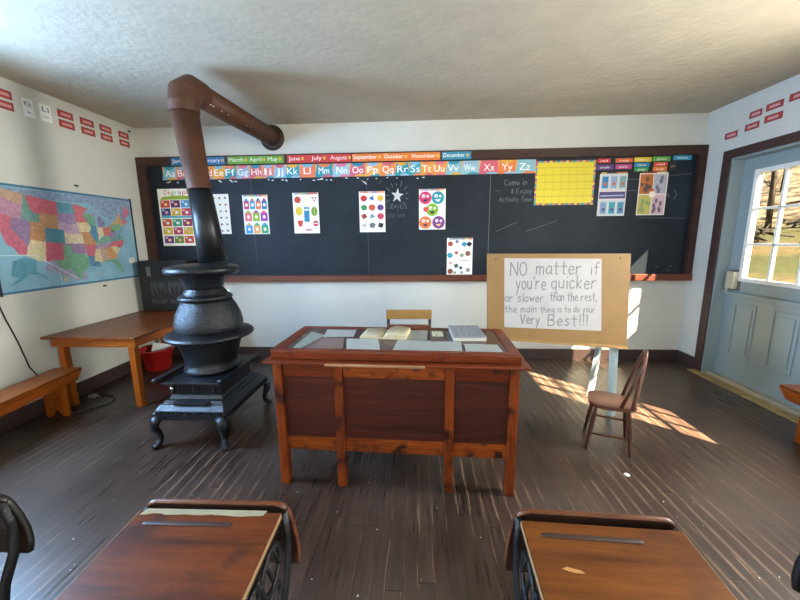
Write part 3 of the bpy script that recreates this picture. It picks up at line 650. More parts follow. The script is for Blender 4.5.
# two posters at the right, tilted sheets
m = sheet('u', 2.036, 2.338, 1.725, 2.185, base='d8d0cc'); band(m, 2.05, 2.33, 2.20, ['d8b04a', '3a3a3a', '3a3a3a', 'd07a3a', 'd8903a'], .014)
for (a, b, c_) in ((2.055, 2.03, '2f7fb8'), (2.15, 2.03, '8aa0c0'), (2.245, 2.03, '7aa0a0'), (2.055, 1.75, '7a98b8'), (2.15, 1.75, '3a9aa8'), (2.245, 1.75, '4a8aa8')):
    m.rect(a, a+.086, b-.015, b+.145, flat('b8c8d4'), 1); m.rect(a+.010, a+.076, b+.0, b+.125, flat(c_), 2); m.disc(a+.045, b+.045, .02, flat('5a4a8a' if b < 1.9 else 'c86a4a'), 3, n=6)
m.rect(2.045, 2.33, 1.915, 1.99, flat('4a4a78'), 1); m.stroke([(2.06, 1.945), (2.31, 1.95)], .012, flat('b0b8d8'), 2)
tag(m.build('poster'), 'poster with six blue pictures around a purple band, left of a pair', 'poster')
m = sheet('v', 2.468, 2.775, 1.728, 2.184, base='e4dcd4'); band(m, 2.49, 2.76, 2.197, ['8a2a2a', '8a2a2a', '8a2a2a', 'c8b88a', 'c8c89a'], .014)
for (a, b, c_, c2) in ((2.478, 1.96, 'b8672e', '5a4a4a'), (2.625, 1.96, 'a8a8b8', '6a6a80'), (2.478, 1.738, 'b8b060', '8a9a5a'), (2.625, 1.738, 'c8a8b8', '6a5a6a')):
    m.rect(a, a+.14, b, b+.212, flat(c_), 1); rn = random.Random(a*b)
    for k in range(7): x = a+rn.uniform(.02, .12); z = b+rn.uniform(.03, .18); m.disc(x, z, .018, flat(c2), 2+k*.1, .03, 5, start=k)
m.disc(2.622, 1.955, .036, flat('e8e0d0'), 4, n=16); m.disc(2.622, 2.0, .015, flat('c8503a'), 5, n=8)
tag(m.build('poster'), 'poster with four season like picture quarters around a white circle', 'poster')

# ------------------------------------------------------------------ wall cards
def redcard(pl, x, a0, a1, z0, z1, lab, seed, grp):
    rn = random.Random(seed); m = sheet('r', a0, a1, z0, z1, x, base='a8332e', pl=pl)
    e_ = .005
    for q in ((a0, a1, z0, z0+e_), (a0, a1, z1-e_, z1), (a0, a0+e_, z0, z1), (a1-e_, a1, z0, z1)): m.rect(*q, flat('55282a'), 1)
    x_ = a0+(a1-a0)*.2; zc = (z0+z1)/2
    while x_ < a1-(a1-a0)*.22:
        m.stroke([(x_, zc-.012), (x_+.004, zc+.012), (x_+.009, zc-.01)], .0035, flat('e8c8c0'), 2); x_ += .014
    tag(m.build('word_card'), lab, 'card', grp)
GLF = 'red word cards high on the left wall'
cols = [('left wall, at the left picture edge', -1.42, -1.295), ('left wall, just past the K and L cards', -.925, -.775), ('left wall, second column past the letter cards', -.705, -.555), ('left wall, third column past the letter cards', -.49, -.345), ('left wall, last column beside the back corner', -.255, -.115)]
for i, (t_, a0, a1) in enumerate(cols):
    redcard(LEFT, XL, a0, a1, 2.64, 2.705, 'upper red word card, '+t_, i, GLF)
    redcard(LEFT, XL, a0, a1, 2.553, 2.618, 'lower red word card, '+t_, i+9, GLF)
for (a0, a1, z0, z1, tt, lab) in ((-1.222, -1.135, 2.548, 2.697, 'Kk', 'white Kk letter card high on the left wall'), (-1.085, -.985, 2.555, 2.70, 'Ll', 'white Ll letter card high on the left wall')):
    m = sheet('k', a0, a1, z0, z1, XL, base='e2e3e2', pl=LEFT); m.text(tt, (a0+a1)/2, z1-.062, .042, flat('1c2630'), w=.058, center=True)
    m.stroke([(a0+.03, z0+.04), (a1-.03, z0+.038)], .006, flat('4a4a4a')); tag(m.build('letter_card'), lab, 'card', 'letter cards')
GRF = 'red word cards above the door'
for i, (ya, yb, z0, z1, lab) in enumerate(((-.255, -.40, 2.455, 2.512, 'lower row, nearest the corner'), (-.475, -.62, 2.46, 2.545, 'lower row, middle'), (-.665, -.83, 2.478, 2.560, 'lower row, farthest from the corner'),
        (-.505, -.63, 2.578, 2.632, 'upper row, nearest the corner'), (-.665, -.82, 2.58, 2.655, 'upper row, middle'), (-.865, -1.04, 2.59, 2.668, 'upper row, cut by the right picture edge'))):
    zc = (z0+z1)/2; redcard(RIGHT, XR, -ya, -yb, zc-.03, zc+.03, 'red word card above door, '+lab, i+20, GRF)
screwm = M('dark_screw', '1d1c1c', .5, .4)
for (y, z) in ((-.10, 2.735), (-.86, 2.03), (-.72, 1.03)):
    o = MB().bevbox(XL, XL+.012, y-.018, y+.018, z-.008, z+.008, screwm, .003).build('wall_clip'); tag(o, {2.735: 'tiny black clip on the left wall near the ceiling corner', 2.03: 'tiny black clip above the wall map', 1.03: 'tiny black clip under the wall map'}[z], 'clip')

# ------------------------------------------------------------------ map of the United States
def albers(lo, la):
    R_ = 6.37; p1, p2, p0, l0 = [math.radians(v) for v in (29.5, 45.5, 37.5, -96)]
    n_ = (math.sin(p1)+math.sin(p2))/2; c_ = math.cos(p1)**2+2*n_*math.sin(p1); rh = lambda p: R_*math.sqrt(c_-2*n_*math.sin(p))/n_
    th = n_*(math.radians(lo)-l0); p = rh(math.radians(la)); return (p*math.sin(th), rh(p0)-p*math.cos(th))
ST = '''b8876a:-124.7,48.4 -117,49 -117,46 -119,45.9 -124,46.2
b0708a:-124,46.2 -119,45.9 -117,46 -117,42 -124.3,42
c04a62:-124.3,42 -120,42 -120,39 -114.6,35 -114.7,32.7 -117.1,32.5 -118.5,34 -120.6,34.6 -122.5,37.5 -123.8,39.5
7d5a86:-120,42 -114,42 -114,36.2 -114.6,35 -120,39
4f8478:-117,49 -116,49 -116,48 -114.4,45.6 -113,44.5 -111,44.5 -111,42 -117,42
c4414f:-116,49 -104,49 -104,45 -111,45 -111,44.5 -113,44.5 -114.4,45.6 -116,48
b87a45:-111,45 -104,45 -104,41 -111,41
b5703a:-114,42 -111,42 -111,41 -109,41 -109,37 -114,37
d2bd8c:-114,37 -109,37 -109,31.3 -111,31.3 -114.7,32.6 -114.6,35 -114,36.2
c4415a:-109,37 -103,37 -103,32 -106.6,32 -108.2,31.5 -109,31.3
2f7388:-109,41 -102,41 -102,37 -109,37
3a8098:-104,49 -97.2,49 -96.5,46 -104,46
8a6a98:-104,46 -96.5,46 -96.5,42.8 -98.5,43 -104,43
b088a8:-104,43 -98.5,43 -96.5,42.5 -95.4,40 -102,40 -102,41 -104,41
d2bf96:-102,40 -95.4,40 -94.6,39 -94.6,37 -102,37
8a5f8c:-103,37 -94.6,37 -94.5,33.7 -97,33.8 -100,34.5 -100,36.5 -103,36.5
5f9a72:-103,36.5 -100,36.5 -100,34.5 -97,33.8 -94,33.5 -94,30 -97,28 -97.3,26 -99,26.5 -101,29.7 -103,29 -104.5,29.8 -106.6,31.8 -103,32
c24a58:-97.2,49 -95,49 -91,48 -89.6,48 -92,46.7 -92.8,45.5 -91.2,43.5 -96.5,43.5 -96.5,46
d2bd88:-96.5,43.5 -91.2,43.5 -90.2,42 -91.2,40.5 -95.7,40.5
b8763e:-95.7,40.5 -91.4,40.5 -90.5,38.8 -89.2,37 -89.5,36 -90.2,36.5 -94.6,36.5 -94.6,39
c4485a:-94.6,36.5 -90.2,36.5 -89.7,36 -91.1,33 -94,33
3a7096:-94,33 -91.1,33 -91.6,31 -89.8,31 -89.2,29.2 -91.5,29.4 -93.8,29.8
5a9470:-92.8,45.5 -92,46.7 -90.4,46.5 -88,45.5 -87.5,44.5 -87.8,42.5 -90.6,42.5 -91.2,43.5
35789a:-90.6,42.5 -87.8,42.5 -87.5,39 -88.1,37.8 -89.2,37 -90.5,38.8 -91.4,40.5 -90.2,42
6f5f98:-86.5,41.8 -83.5,41.8 -82.5,43 -83.5,44 -84.7,45.8 -86.3,44.5
8f7fa8:-90.4,46.5 -87,46.5 -84.5,46.4 -85,46 -88,45.5
d0bc90:-87.5,41.8 -84.8,41.8 -84.8,39.1 -88.1,37.8 -87.5,39
c4503f:-84.8,41.8 -83,41.5 -80.5,42 -80.5,40.6 -82.2,38.5 -84.8,39.1
5a9878:-84.8,39.1 -82.5,38.4 -82,37.5 -83.7,36.6 -89.4,36.5 -89.2,37 -88.1,37.8
9a78a0:-89.5,36.5 -81.7,36.6 -84.3,35 -90.3,35
cdb988:-90.3,35 -88.2,35 -88.4,30.3 -89.8,31 -91.6,31 -91.1,33
b8907a:-88.2,35 -85.6,35 -85,32 -85,31 -87.6,31 -87.6,30.3 -88.4,30.3
c8803f:-85.6,35 -83.1,35 -81,32 -81.5,30.7 -85,31 -85,32
5a9470:-87.6,31 -81.5,30.7 -80.5,28.3 -80.1,26 -81,25.2 -82.7,27.8 -84,30 -87.6,30.3
d0be8a:-83.1,35 -81,35.1 -78.6,33.9 -81,32
c4485a:-84.3,35 -81.7,36.6 -75.9,36.5 -76.5,34.7 -78.6,33.9 -81,35.1 -83.1,35
4a8a80:-83.7,36.6 -82,37.5 -80.3,37.5 -77.5,39.2 -76,38 -75.9,36.5
7a6a9a:-82.5,38.4 -80.5,40.6 -77.8,39.5 -80.3,37.5 -82,37.5
5a9a6a:-80.5,42 -75,42 -75,40 -80.5,39.7
c4914f:-79.8,42.3 -76.2,43.6 -74.7,45 -73.3,45 -73.5,41 -75,41.6 -75,42 -79.8,42
4f7fa8:-75,41.3 -74,40.5 -75,38.5 -77.5,39.2 -77.8,39.7 -75.5,39.8 -75,40
8a6aa0:-73.3,45 -71,45 -70.8,43 -73.3,42.7
c05a6a:-73.5,42.7 -70.8,42.8 -70,41.8 -73.5,41.1
c04a6a:-71,45 -70,46.7 -68.5,47.4 -67,45 -70.8,43'''
A0, A1, B0, B1 = -1.655, -.235, 1.075, 1.965
mt = thing('wall_map', 'colourful political map of the United States on the left wall', 'map', (XL, (A0+A1)/2, B0))
seam = M('pale_blue_map_paper', '7fa9be', .35, var=.12, vs=8)
m = MB(); m.map = LEFT(XL); m.prism([(A0, B0), (A1, B0), (A1, B1), (A0, B1)], LEFT(XL), .004, .007, seam)
m.map = lambda a, b, l=0: Vector((XL+.007+l, a, b))
def speck(h):
    a = [int(h[i:i+2], 16) for i in (0, 2, 4)]; g = (168, 178, 186)
    h = '%02x%02x%02x' % tuple(int(x*.74+y*.26) for x, y in zip(a, g))
    return M('map_'+h, h, .4, var=.22, vs=45)
m.poly([(A0+.02, 1.62), (A0+.03, 1.93), (A1-.02, 1.945), (A1-.02, 1.80), (-.42, 1.68), (-.62, 1.76), (-.75, 1.87), (-1.2, 1.87)], M('map_canada', '7e93b0', .4, var=.35, vs=28), 1)
m.poly([(-1.22, 1.34), (-1.02, 1.36), (-.93, 1.28), (-.90, 1.13), (-1.0, 1.12), (-1.3, 1.26)], M('map_mexico', '9a94b0', .4, var=.3, vs=28), 1)
px = lambda lo, la: (lambda q: (-.915+.288*q[0], 1.490+.280*q[1]))(albers(lo, la))
for line in ST.split('\n'):
    col, pts = line.split(':'); P = []
    pl_ = [tuple(map(float, q.split(','))) for q in pts.split()]
    for i in range(len(pl_)):
        a, b = pl_[i], pl_[(i+1) % len(pl_)]; k_ = max(1, int(abs(a[0]-b[0])/3))
        for k in range(k_): P.append(px(a[0]+(b[0]-a[0])*k/k_, a[1]+(b[1]-a[1])*k/k_))
    m.poly(P, speck(col), 2)
m.poly([(-1.56, 1.22), (-1.53, 1.34), (-1.43, 1.37), (-1.35, 1.34), (-1.36, 1.24), (-1.30, 1.20), (-1.27, 1.15), (-1.34, 1.21), (-1.42, 1.22), (-1.50, 1.17), (-1.60, 1.13), (-1.50, 1.20)], speck('3a7f96'), 2)
lw = flat('cfdde2'); m.stroke([(A0, 1.39), (-1.36, 1.385), (-1.0, 1.14)], .005, lw, 3); m.stroke([(-1.17, 1.24), (-1.16, 1.09)], .004, lw, 3)
m.rect(-.36, -.28, 1.24, 1.30, flat('dcd8c4'), 2); m.stroke([(-.35, 1.28), (-.29, 1.28)], .005, flat('5a5a5a'), 3)
m.disc(-1.12, 1.15, .03, speck('a8a890'), 2, n=6); m.disc(-.76, 1.16, .02, speck('a88fa0'), 2, n=6); m.disc(-1.04, 1.16, .02, speck('a890a8'), 2, n=6)
for q in ((A0, A1, B0, B0+.02), (A0, A1, B1-.02, B1)): m.rect(*q, flat('3f6f8e'), 4)
m.build('map_sheet', mt).location = -mt.location
for a in (A0-.008, A1-.008):
    m = MB().bevbox(XL+.001, XL+.016, a, a+.016, B0-.01, B1+.008, M('black_map_rail', '1c2228', .4), .003).build('map_rail', mt); m.location = -mt.location
# cord down the left wall
blk = M('black_rubber_cord', '15161a', .5)
o = MB().tube([(XL+.008, -1.73, 1.16), (XL+.008, -1.70, 1.08), (XL+.008, -1.665, .90), (XL+.010, -1.61, .68), (XL+.012, -1.565, .44), (XL+.022, -1.53, .36), (XL+.024, -1.53, .25), (XL+.026, -1.50, .10), (XL+.10, -1.49, .006), (-3.10, -1.53, .006), (-3.028, -1.527, .006), (-2.934, -1.431, .006), (-2.88, -1.33, .006), (-2.90, -1.25, .006), (-2.98, -1.19, .006), (-3.08, -1.17, .006), (-3.15, -1.21, .006)], .0055, blk, 7).build('power_cord')
tag(o, 'black power cord running down the left wall and curling on the floor', 'cord')
o = MB().bevbox(-3.19, -3.13, -1.24, -1.19, 0, .035, M('grey_plug', '77797a', .4), .008).tube([(-3.13, -1.215, .015), (-3.09, -1.215, .015)], .006, met).build('plug_adapter'); tag(o, 'small grey plug adapter lying on the floor under the table', 'plug')

# ------------------------------------------------------------------ side table, box, bucket, benches
pine = wood('varnished_pine', '6c300c', 'a05214', .3, 1, 7); pinel = wood('pine_leg', '78370a', 'a65814', .35, 2, 8); pinex = wood('pine_rail', '70360a', 'a15414', .35, 0, 8)
TX0, TX1, TY0, TY1, TZ = -3.305, -2.445, -1.455, -.06, .675
tb = thing('side_table', 'orange pine table in the back left corner beside the stove', 'table', ((TX0+TX1)/2, (TY0+TY1)/2, 0)); tl = tb.location.copy()
def W(m_, name, par): o = m_.build(name, par); o.location = -par.location; return o
W(MB().bevbox(TX0, TX1, TY0, TY1, TZ-.022, TZ, wood('table_top_pine', '4d2309', '783b12', .34, 1, 6), .004), 'tabletop', tb)
W(MB().bevbox(TX0+.05, TX1-.03, TY0+.035, TY0+.055, .575, TZ-.022, pinex, .003), 'apron', tb)
W(MB().bevbox(TX0+.05, TX1-.03, TY1-.055, TY1-.035, .575, TZ-.022, pinex, .003), 'apron', tb)
W(MB().bevbox(TX1-.055, TX1-.035, TY0+.055, TY1-.055, .575, TZ-.022, pine, .003), 'apron', tb)
W(MB().bevbox(TX0+.055, TX0+.075, TY0+.055, TY1-.055, .575, TZ-.022, pine, .003), 'apron', tb)
for x in (TX0+.08, TX1-.125):
    for y in (TY0+.06, TY1-.12): W(MB().bevbox(x, x+.056, y, y+.056, 0, TZ-.023, pinel, .004), 'leg', tb)
# dark box with pale pictures on the table
bx = thing('storage_box', 'black box with grey leafy panels standing on the corner of the pine table', 'box', (-3.0, -.2, TZ)); bxm = M('black_painted_wood', '0c0c10', .45, var=.3, vs=6)
W(MB().bevbox(-3.24, -2.66, -.36, -.095, TZ, 1.265, bxm, .01), 'box_body', bx)
m = MB(); m.map = BACK(-.36); gp = M('grey_leaf_print', '34373a', .6, var=.5, vs=22)
m.rect(-3.14, -3.09, 1.09, 1.20, flat('60646a'), 1)
m.rect(-3.11, -2.925, .77, 1.03, gp, 1); m.rect(-2.90, -2.70, .77, 1.03, gp, 1)
for cx in (-3.02, -2.80):
    for k in range(5):
        a = PI/2+(k-2)*.55; m.poly([(cx, .80), (cx+.10*math.cos(a-.2), .80+.13*math.sin(a-.2)), (cx+.13*math.cos(a), .80+.19*math.sin(a)), (cx+.10*math.cos(a+.2), .80+.13*math.sin(a+.2))], bxm, 2+k*.1)
W(m, 'front_panel', bx)
# red bucket
bu = thing('bucket', 'red plastic bucket on the floor behind the stove under the pine table', 'bucket', (-3.09, -.43, 0))
red = M('red_plastic', 'a81f1c', .35)
MB().lathe([(.0, .012), (.125, .012), (.13, .0), (.14, .005), (.185, .26), (.20, .262), (.20, .275), (.183, .275), (.176, .26), (.13, .02), (0, .02)], red, caps=False).build('pail', bu)
bu.scale = (.92, .92, .92)
m = MB(); m.tube([(.19*math.cos(a), .19*math.sin(a), .285+.0*a) for a in [i*PI/10-.4 for i in range(11)]], .005, M('grey_wire', '8a8d90', .3, .8), 6); m.build('handle', bu)
pp = MB().bevbox(-.10, .11, -.004, .004, 0, .21, flat('d9dde0'), .001).build('paper_sheet'); pp.location = (-3.07, -.43, .085); pp.rotation_euler = (-.32, .25, .5)
tag(pp, 'white paper sticking out of the red bucket', 'paper')
def bench(loc, rz, lab, mir=1):
    b = thing('bench', lab, 'bench', loc, rz, 'long low pine benches')
    Lb = 1.9; w_ = .225; zt = .38; s_ = mir
    X = lambda a, c_: (min(a*s_, c_*s_), max(a*s_, c_*s_))
    bt = wood('bench_seat_pine', '56250a', '874412', .3, 1, 6)
    x0, x1 = X(0, w_); MB().bevbox(x0, x1, -Lb, 0, zt-.022, zt, bt, .003).build('seat', b)
    for a in (0, w_-.02):
        x0, x1 = X(a+(.001 if a == 0 else -.001), a+.02)
        m_ = MB(); yz = lambda p, q, l, x0=x0: Vector((x0+l, p, q))
        m_.prism([(-.0, zt-.023), (-.06, zt-.095), (-Lb+.06, zt-.095), (-Lb, zt-.023)], yz, 0, .02, pine); m_.build('side_rail', b)
    for y in (-.18, -Lb+.15):
        x0, x1 = X(.022, w_-.022); xc = (x0+x1)/2
        m_ = MB(); xz = lambda p, q, l, y=y: Vector((p, y+l, q))
        m_.prism([(x0, 0), (xc-.045, 0), (xc, .06), (xc+.045, 0), (x1, 0), (x1, zt-.024), (x0, zt-.024)], xz, 0, .025, pinel); m_.build('leg_board', b)
    return b
bench((-3.262, -1.42, 0), math.radians(8), 'long low pine bench along the left wall in front of the pine table')
b2 = bench((2.965, -1.60, 0), math.radians(-2), 'pine bench end cut off by the right picture edge near the door', -1)

# ------------------------------------------------------------------ potbelly stove
iron = M('black_stove_iron', '13161c', .36, .35, var=.25, vs=10, bump=.25, bs=70)
ironr = M('rough_cast_iron', '14181e', .42, .3, var=.4, vs=60, bump=.4, bs=90)
rust = M('rusty_brown_pipe', '4c2b17', .6, .15, var=.3, vs=7, bump=.15, bs=30)
st = thing('potbelly_stove', 'black cast iron potbelly stove on curved legs with pipe', 'stove', (-1.652, -1.64, 0))
K = .85
def pot(name, prof, mt_, k=K, dx=.0, **kw): return MB().lathe([(a*k, z) for a, z in prof], mt_, (dx, 0, 0), **kw).build(name, st)
pot('fire_bowl', [(.205, .487), (.225, .492), (.228, .515), (.208, .53), (.212, .58), (.240, .68), (.268, .745), (.27, .755)], iron, .90)
pot('skirt_ring', [(.262, .758), (.345, .755), (.368, .765), (.372, .778), (.355, .793), (.30, .803), (.275, .808), (.27, .813)], iron, .855, .01)
pot('fire_dome', [(.272, .808), (.283, .83), (.285, .87), (.272, .93), (.245, .985), (.216, 1.03), (.205, 1.045)], ironr, K, .01)
pot('collar_ring', [(.20, 1.04), (.212, 1.043), (.232, 1.055), (.234, 1.07), (.215, 1.083), (.19, 1.088), (.185, 1.105), (.16, 1.13), (.157, 1.14)], iron, .82)
pot('neck', [(.155, 1.135), (.158, 1.15), (.177, 1.20), (.208, 1.235), (.225, 1.247)], iron)
pot('top_plate', [(.21, 1.240), (.28, 1.242), (.308, 1.258), (.312, 1.282), (.300, 1.30), (.25, 1.312), (.12, 1.322), (.0, 1.322)], iron, .84, caps=False)
MB().bevbox(-.225, .225, -.31, .33, .465, .485, iron, .006).build('hearth_plate', st)
for s_ in (-1, 1):
    m = MB()
    m.prism([(s_*.215, -.30), (s_*.262, -.33), (s_*.272, -.29), (s_*.255, .30), (s_*.215, .34)], TOP(.492), 0, .02, iron, .006)
    m.lathe([(0, 0), (.018, .002), (.026, .014), (.018, .027), (0, .03)], iron, (s_*.243, -.315, .490), 14, caps=False)
    m.build('side_ledge', st)
m = MB(); m.bevbox(-.185, .185, -.235, .235, .36, .466, ironr, .006)
for s_ in (-1, 1): m.bevbox(s_*.18-.012, s_*.18+.012, -.245, -.225, .365, .465, iron, .004)
m.build('ash_box', st)
m = MB(); m.bevbox(-.15, .15, -.248, -.235, .375, .458, iron, .003)
for k in range(9): m.bevbox(-.13+k*.03, -.118+k*.03, -.253, -.246, .39, .46, iron, .003)
dr = m.build('ash_door', st)
MB().lathe([(0, 0), (.016, .004), (.018, .016), (.010, .026), (0, .028)], M('bright_nickel_knob', 'a8a8a4', .25, .9), (0, 0, 0), 12, T=Matrix.Translation((-.165, -.25, .42)) @ Matrix.Rotation(PI/2, 4, 'X'), caps=False).build('knob', dr)
# stepped sloping base
m = MB()
def frus(m, x0, y0, z0, x1, y1, z1, mt_):
    m.hexa([Vector(p) for p in ((-x0, -y0, z0), (x0, -y0, z0), (x0, y0, z0), (-x0, y0, z0), (-x1, -y1, z1), (x1, -y1, z1), (x1, y1, z1), (-x1, y1, z1))], mt_)
frus(m, .205, .255, .335, .19, .24, .362, iron); frus(m, .228, .30, .31, .215, .285, .337, iron); frus(m, .265, .36, .262, .235, .31, .315, iron); frus(m, .268, .364, .222, .268, .364, .262, iron)
for k in range(30):
    x = -.245+k*.0168; m.bevbox(x, x+.010, -.362, -.338, .262, .282, iron, .003)
m.bevbox(-.13, .13, -.325, -.262, .317, .336, iron, .005)
m.build('base_skirt', st)
for sx in (-1, 1):
    for sy in (-1, 1):
        px_, py_ = sx*.240, sy*.335
        d = Vector((sx*.6, sy*.8, 0)).normalized()
        P = [(0, .235), (.03, .20), (.035, .16), (.01, .11), (0, .075), (.012, .045), (.035, .022), (.05, .014)]
        rr = [(.035, .05), (.032, .046), (.028, .04), (.02, .026), (.018, .022), (.022, .028), (.020, .032), (.012, .02)]
        m = MB().tube([Vector((px_, py_, z))+d*a for a, z in P], rr, iron, 10, flat_=d)
        for q in (-1, 0, 1):
            dd = Matrix.Rotation(q*.5, 3, 'Z') @ d; b0 = Vector((px_, py_, 0))+d*.02
            m.tube([b0+dd*.0+Vector((0, 0, .03)), b0+dd*.03+Vector((0, 0, .022)), b0+dd*.045+Vector((0, 0, .010))], [.013, .012, .008], iron, 8)
        m.build('leg', st)
# flue pipe
fp = thing('flue_pipe', 'rusty brown stovepipe rising from the stove and bending into the back wall', 'pipe', (-1.665, -1.50, 1.31))
blackp = M('black_sheet_pipe', '1b1d21', .38, .5, var=.2, vs=5)
bt_ = Vector((-1.645, -1.50, 1.324)); tp_ = Vector((-1.752, -1.50, 2.455))
lerp = lambda a, b, t_: a+(b-a)*t_
mid = lerp(bt_, tp_, .50)
W(MB().tube([bt_, lerp(bt_, mid, .5), mid], [.106, .094, .084], blackp, 28), 'lower_pipe', fp)
W(MB().tube([lerp(bt_, tp_, .495), lerp(bt_, tp_, .505), lerp(bt_, tp_, .51), tp_], [.086, .087, .084, .098], rust, 28), 'upper_pipe', fp)
wallp = Vector((-1.69, -.015, 2.655)); el = Vector((-1.748, -1.50, 2.60))
W(MB().tube([lerp(bt_, tp_, .985), tp_+Vector((0, 0, .03)), tp_+Vector((-.002, .03, .12)), tp_+Vector((.002, .11, .178)), tp_+Vector((.006, .20, .182)), tp_+Vector((.008, .23, .183))], [.104, .106, .112, .108, .102, .100], rust, 28, sm=False), 'elbow', fp)
e0 = tp_+Vector((.008, .22, .180))
W(MB().tube([e0, wallp], .093, rust, 28), 'horizontal_pipe', fp)
W(MB().lathe([(.088, 0), (.138, 0), (.142, .008), (.135, .02), (.10, .028), (.088, .03)], M('dark_rust_flange', '36211a', .55, .3, var=.3, vs=10), T=Matrix.Translation((-1.69, -.0005, 2.655)) @ Matrix.Rotation(PI/2, 4, 'X'), seg=36), 'wall_flange', fp)
for k, (a, s_) in enumerate(((.0, 1), (.03, 1), (.12, .8), (.2, .7), (.45, .6), (.5, .5))):
    p = lerp(e0, wallp, a)+Vector((.074, 0, -.066)); W(MB().lathe([(0, -.006*s_), (.009*s_, 0), (0, .006*s_)], flat('c9c5bb'), tuple(p), 6, caps=False), 'screw', fp)

# ------------------------------------------------------------------ teacher's desk
dk = thing('teacher_desk', 'large oak teacher desk with framed dark panels in the room centre', 'desk', (-.150, -2.09, 0), math.radians(-2.4))
oak = wood('orange_oak_rail', '4a1a05', '92460f', .36, 0, 7, wear=('2c0f07', 12, .53)); oakv = wood('orange_oak_post', '3c1304', '80390c', .36, 2, 7, wear=('280d07', 8, .51))
oakt = wood('red_brown_oak_top', '3a1206', '6f2c0c', .34, 0, 8, wear=('2c120c', 10, .58)); pan = wood('dark_oak_panel', '2c110c', '461c12', .35, 0, 12, bump=.3)
X0, X1, YF, YR = -.70, .715, -.265, .27
for x in (X0+.008, -.330, .312, X1-.048):
    m = MB().bevbox(x, x+.052, YF-.008 if -.6 < x < .6 else YF-.012, YF+.045, 0, .795, oakv, .004); m.build('leg', dk)
for x in (X0, X1-.052): MB().bevbox(x, x+.052, YR-.055, YR, 0, .795, oakv, .004).build('leg', dk)
seg = [(X0+.06, -.330), (-.278, .312), (.364, X1-.048)]
for i, (a, b) in enumerate(seg):
    MB().bevbox(a, b, YF+.004, YF+.026, .703, .797, oak if i == 1 else oakt, .003).build('top_rail', dk)
    MB().bevbox(a, b, YF+.004, YF+.030, .232, .318, oak, .003).build('bottom_rail', dk)
    MB().box(a-.003, b+.003, YF+.012, YF+.022, .31, .71, pan).build('panel', dk)
for x in (X0+.012, X1-.022):
    MB().box(x, x+.01, YF+.045, YR-.055, .25, .795, pan).build('side_panel', dk)
m = MB()
m.bevbox(X0-.03, X1+.048, YF-.06, YR+.04, .797, .812, oakt, .004); m.build('lip_board', dk)
m = MB(); m.bevbox(X0, X1+.012, YF-.01, YR+.005, .812, .862, oakt, .006); m.build('writing_top', dk)
m = MB()
for (a, b, c_, d_) in ((X0, X1, YF-.014, YF+.03), (X0, X1, YR-.03, YR+.009), (X0, X0+.06, YF+.03, YR-.03), (X1-.06, X1, YF+.03, YR-.03)): m.bevbox(a, b, c_, d_, .862, .869, oakt, .003)
m.build('top_frame', dk)
MB().box(X0+.06, X1-.06, YF+.03, YR-.03,   .8621, .8642, M('brown_desk_blotter', '4a3934', .25, var=.15, vs=8)).build('blotter', dk)
m = MB(); m.bevbox(-.36, .20, YF-.078, YF-.058, .799, .811, wood('pale_oak_strip', '7a5238', 'a07c5c', .5, 0, 8), .003); m.build('pull_board', dk)
for (x0, x1) in ((-.65, -.36), (.37, .64)):
    for z in (.30, .47, .64): 
        d_ = MB().bevbox(x0, x1, YR, YR+.014, z-.04, z+.12, oak, .004).build('drawer', dk)
        MB().tube([((x0+x1)/2-.04, YR+.012, z+.04), ((x0+x1)/2-.04, YR+.03, z+.04), ((x0+x1)/2+.04, YR+.03, z+.04), ((x0+x1)/2+.04, YR+.012, z+.04)], .005, met, 6).build('handle', d_)
# papers under / on the desk top, in the desk plane (built in world coordinates)
ZT = .8645
def paper(P, col, lab, z=ZT, rows=0, name='paper_sheet', th=.0012):
    m = MB(); m.prism(P, TOP(z), 0, th, flat(col, .45)); m.map = lambda a, b, l=0: Vector((a, b, z+th+l))
    c0, c1, c2, c3 = [Vector(p) for p in P[:4]]      # near-left, near-right, far-right, far-left
    for k in range(rows):
        t_ = (k+1)/(rows+1); a = lerp(c0, c3, t_); b = lerp(c1, c2, t_); m.stroke([tuple(lerp(a, b, .1)), tuple(lerp(a, b, .55+.35*((k*37) % 10)/10))], .004, flat('8a8f90'), 1)
    o = m.build(name); tag(o, lab, 'paper', 'papers spread over the desk top'); return o
paper([(-.625, -2.05), (-.425, -2.045), (-.435, -1.875), (-.645, -1.865)], '989a95', 'pale sheet at the back left of the desk top', rows=0)
paper([(-.415, -2.325), (-.222, -2.315), (-.255, -2.105), (-.462, -2.09)], '969b97', 'grey green sheet at the desk front, left of the middle', rows=3)
paper([(-.15, -2.325), (.248, -2.345), (.262, -2.15), (-.131, -2.11)], '8d928f', 'wide grey sheet at the front middle of the desk', rows=4)
paper([(.268, -2.35), (.475, -2.36), (.47, -2.205), (.275, -2.19)], '8e9390', 'grey sheet at the front right corner of the desk', rows=3)
paper([(-.745, -2.31), (-.70, -2.31), (-.62, -2.01), (-.74, -1.93)], '767e75', 'narrow mottled leaf print sheet at the left end of the desk', rows=5)
paper([(-.66, -2.30), (-.44, -2.31), (-.48, -2.08), (-.62, -2.07)], '6b5a55', 'faded brown sheet between the leaf print and grey sheet', rows=0)
paper([(-.11, -2.10), (.055, -2.11), (.065, -1.88), (-.06, -1.88)], '888d89', 'grey sheet at the back middle beside the open book', rows=0)
m = MB(); m.bevbox(.075, .175, -2.145, -1.90, ZT, ZT+.006, flat('4f433c'), .001); m.map = TOP(ZT+.006); m.rect(.09, .162, -2.05, -1.92, flat('b8b89a'), 1)
for k, (a, b) in enumerate(((.10, -1.95), (.125, -1.95), (.15, -1.95), (.113, -2.0), (.113, -2.03))): m.rect(a, a+.012, b, b+.015, flat('4a4a3a'), 2)
tag(m.build('booklet'), 'small brown booklet with pale picture label left of the magazine', 'book')
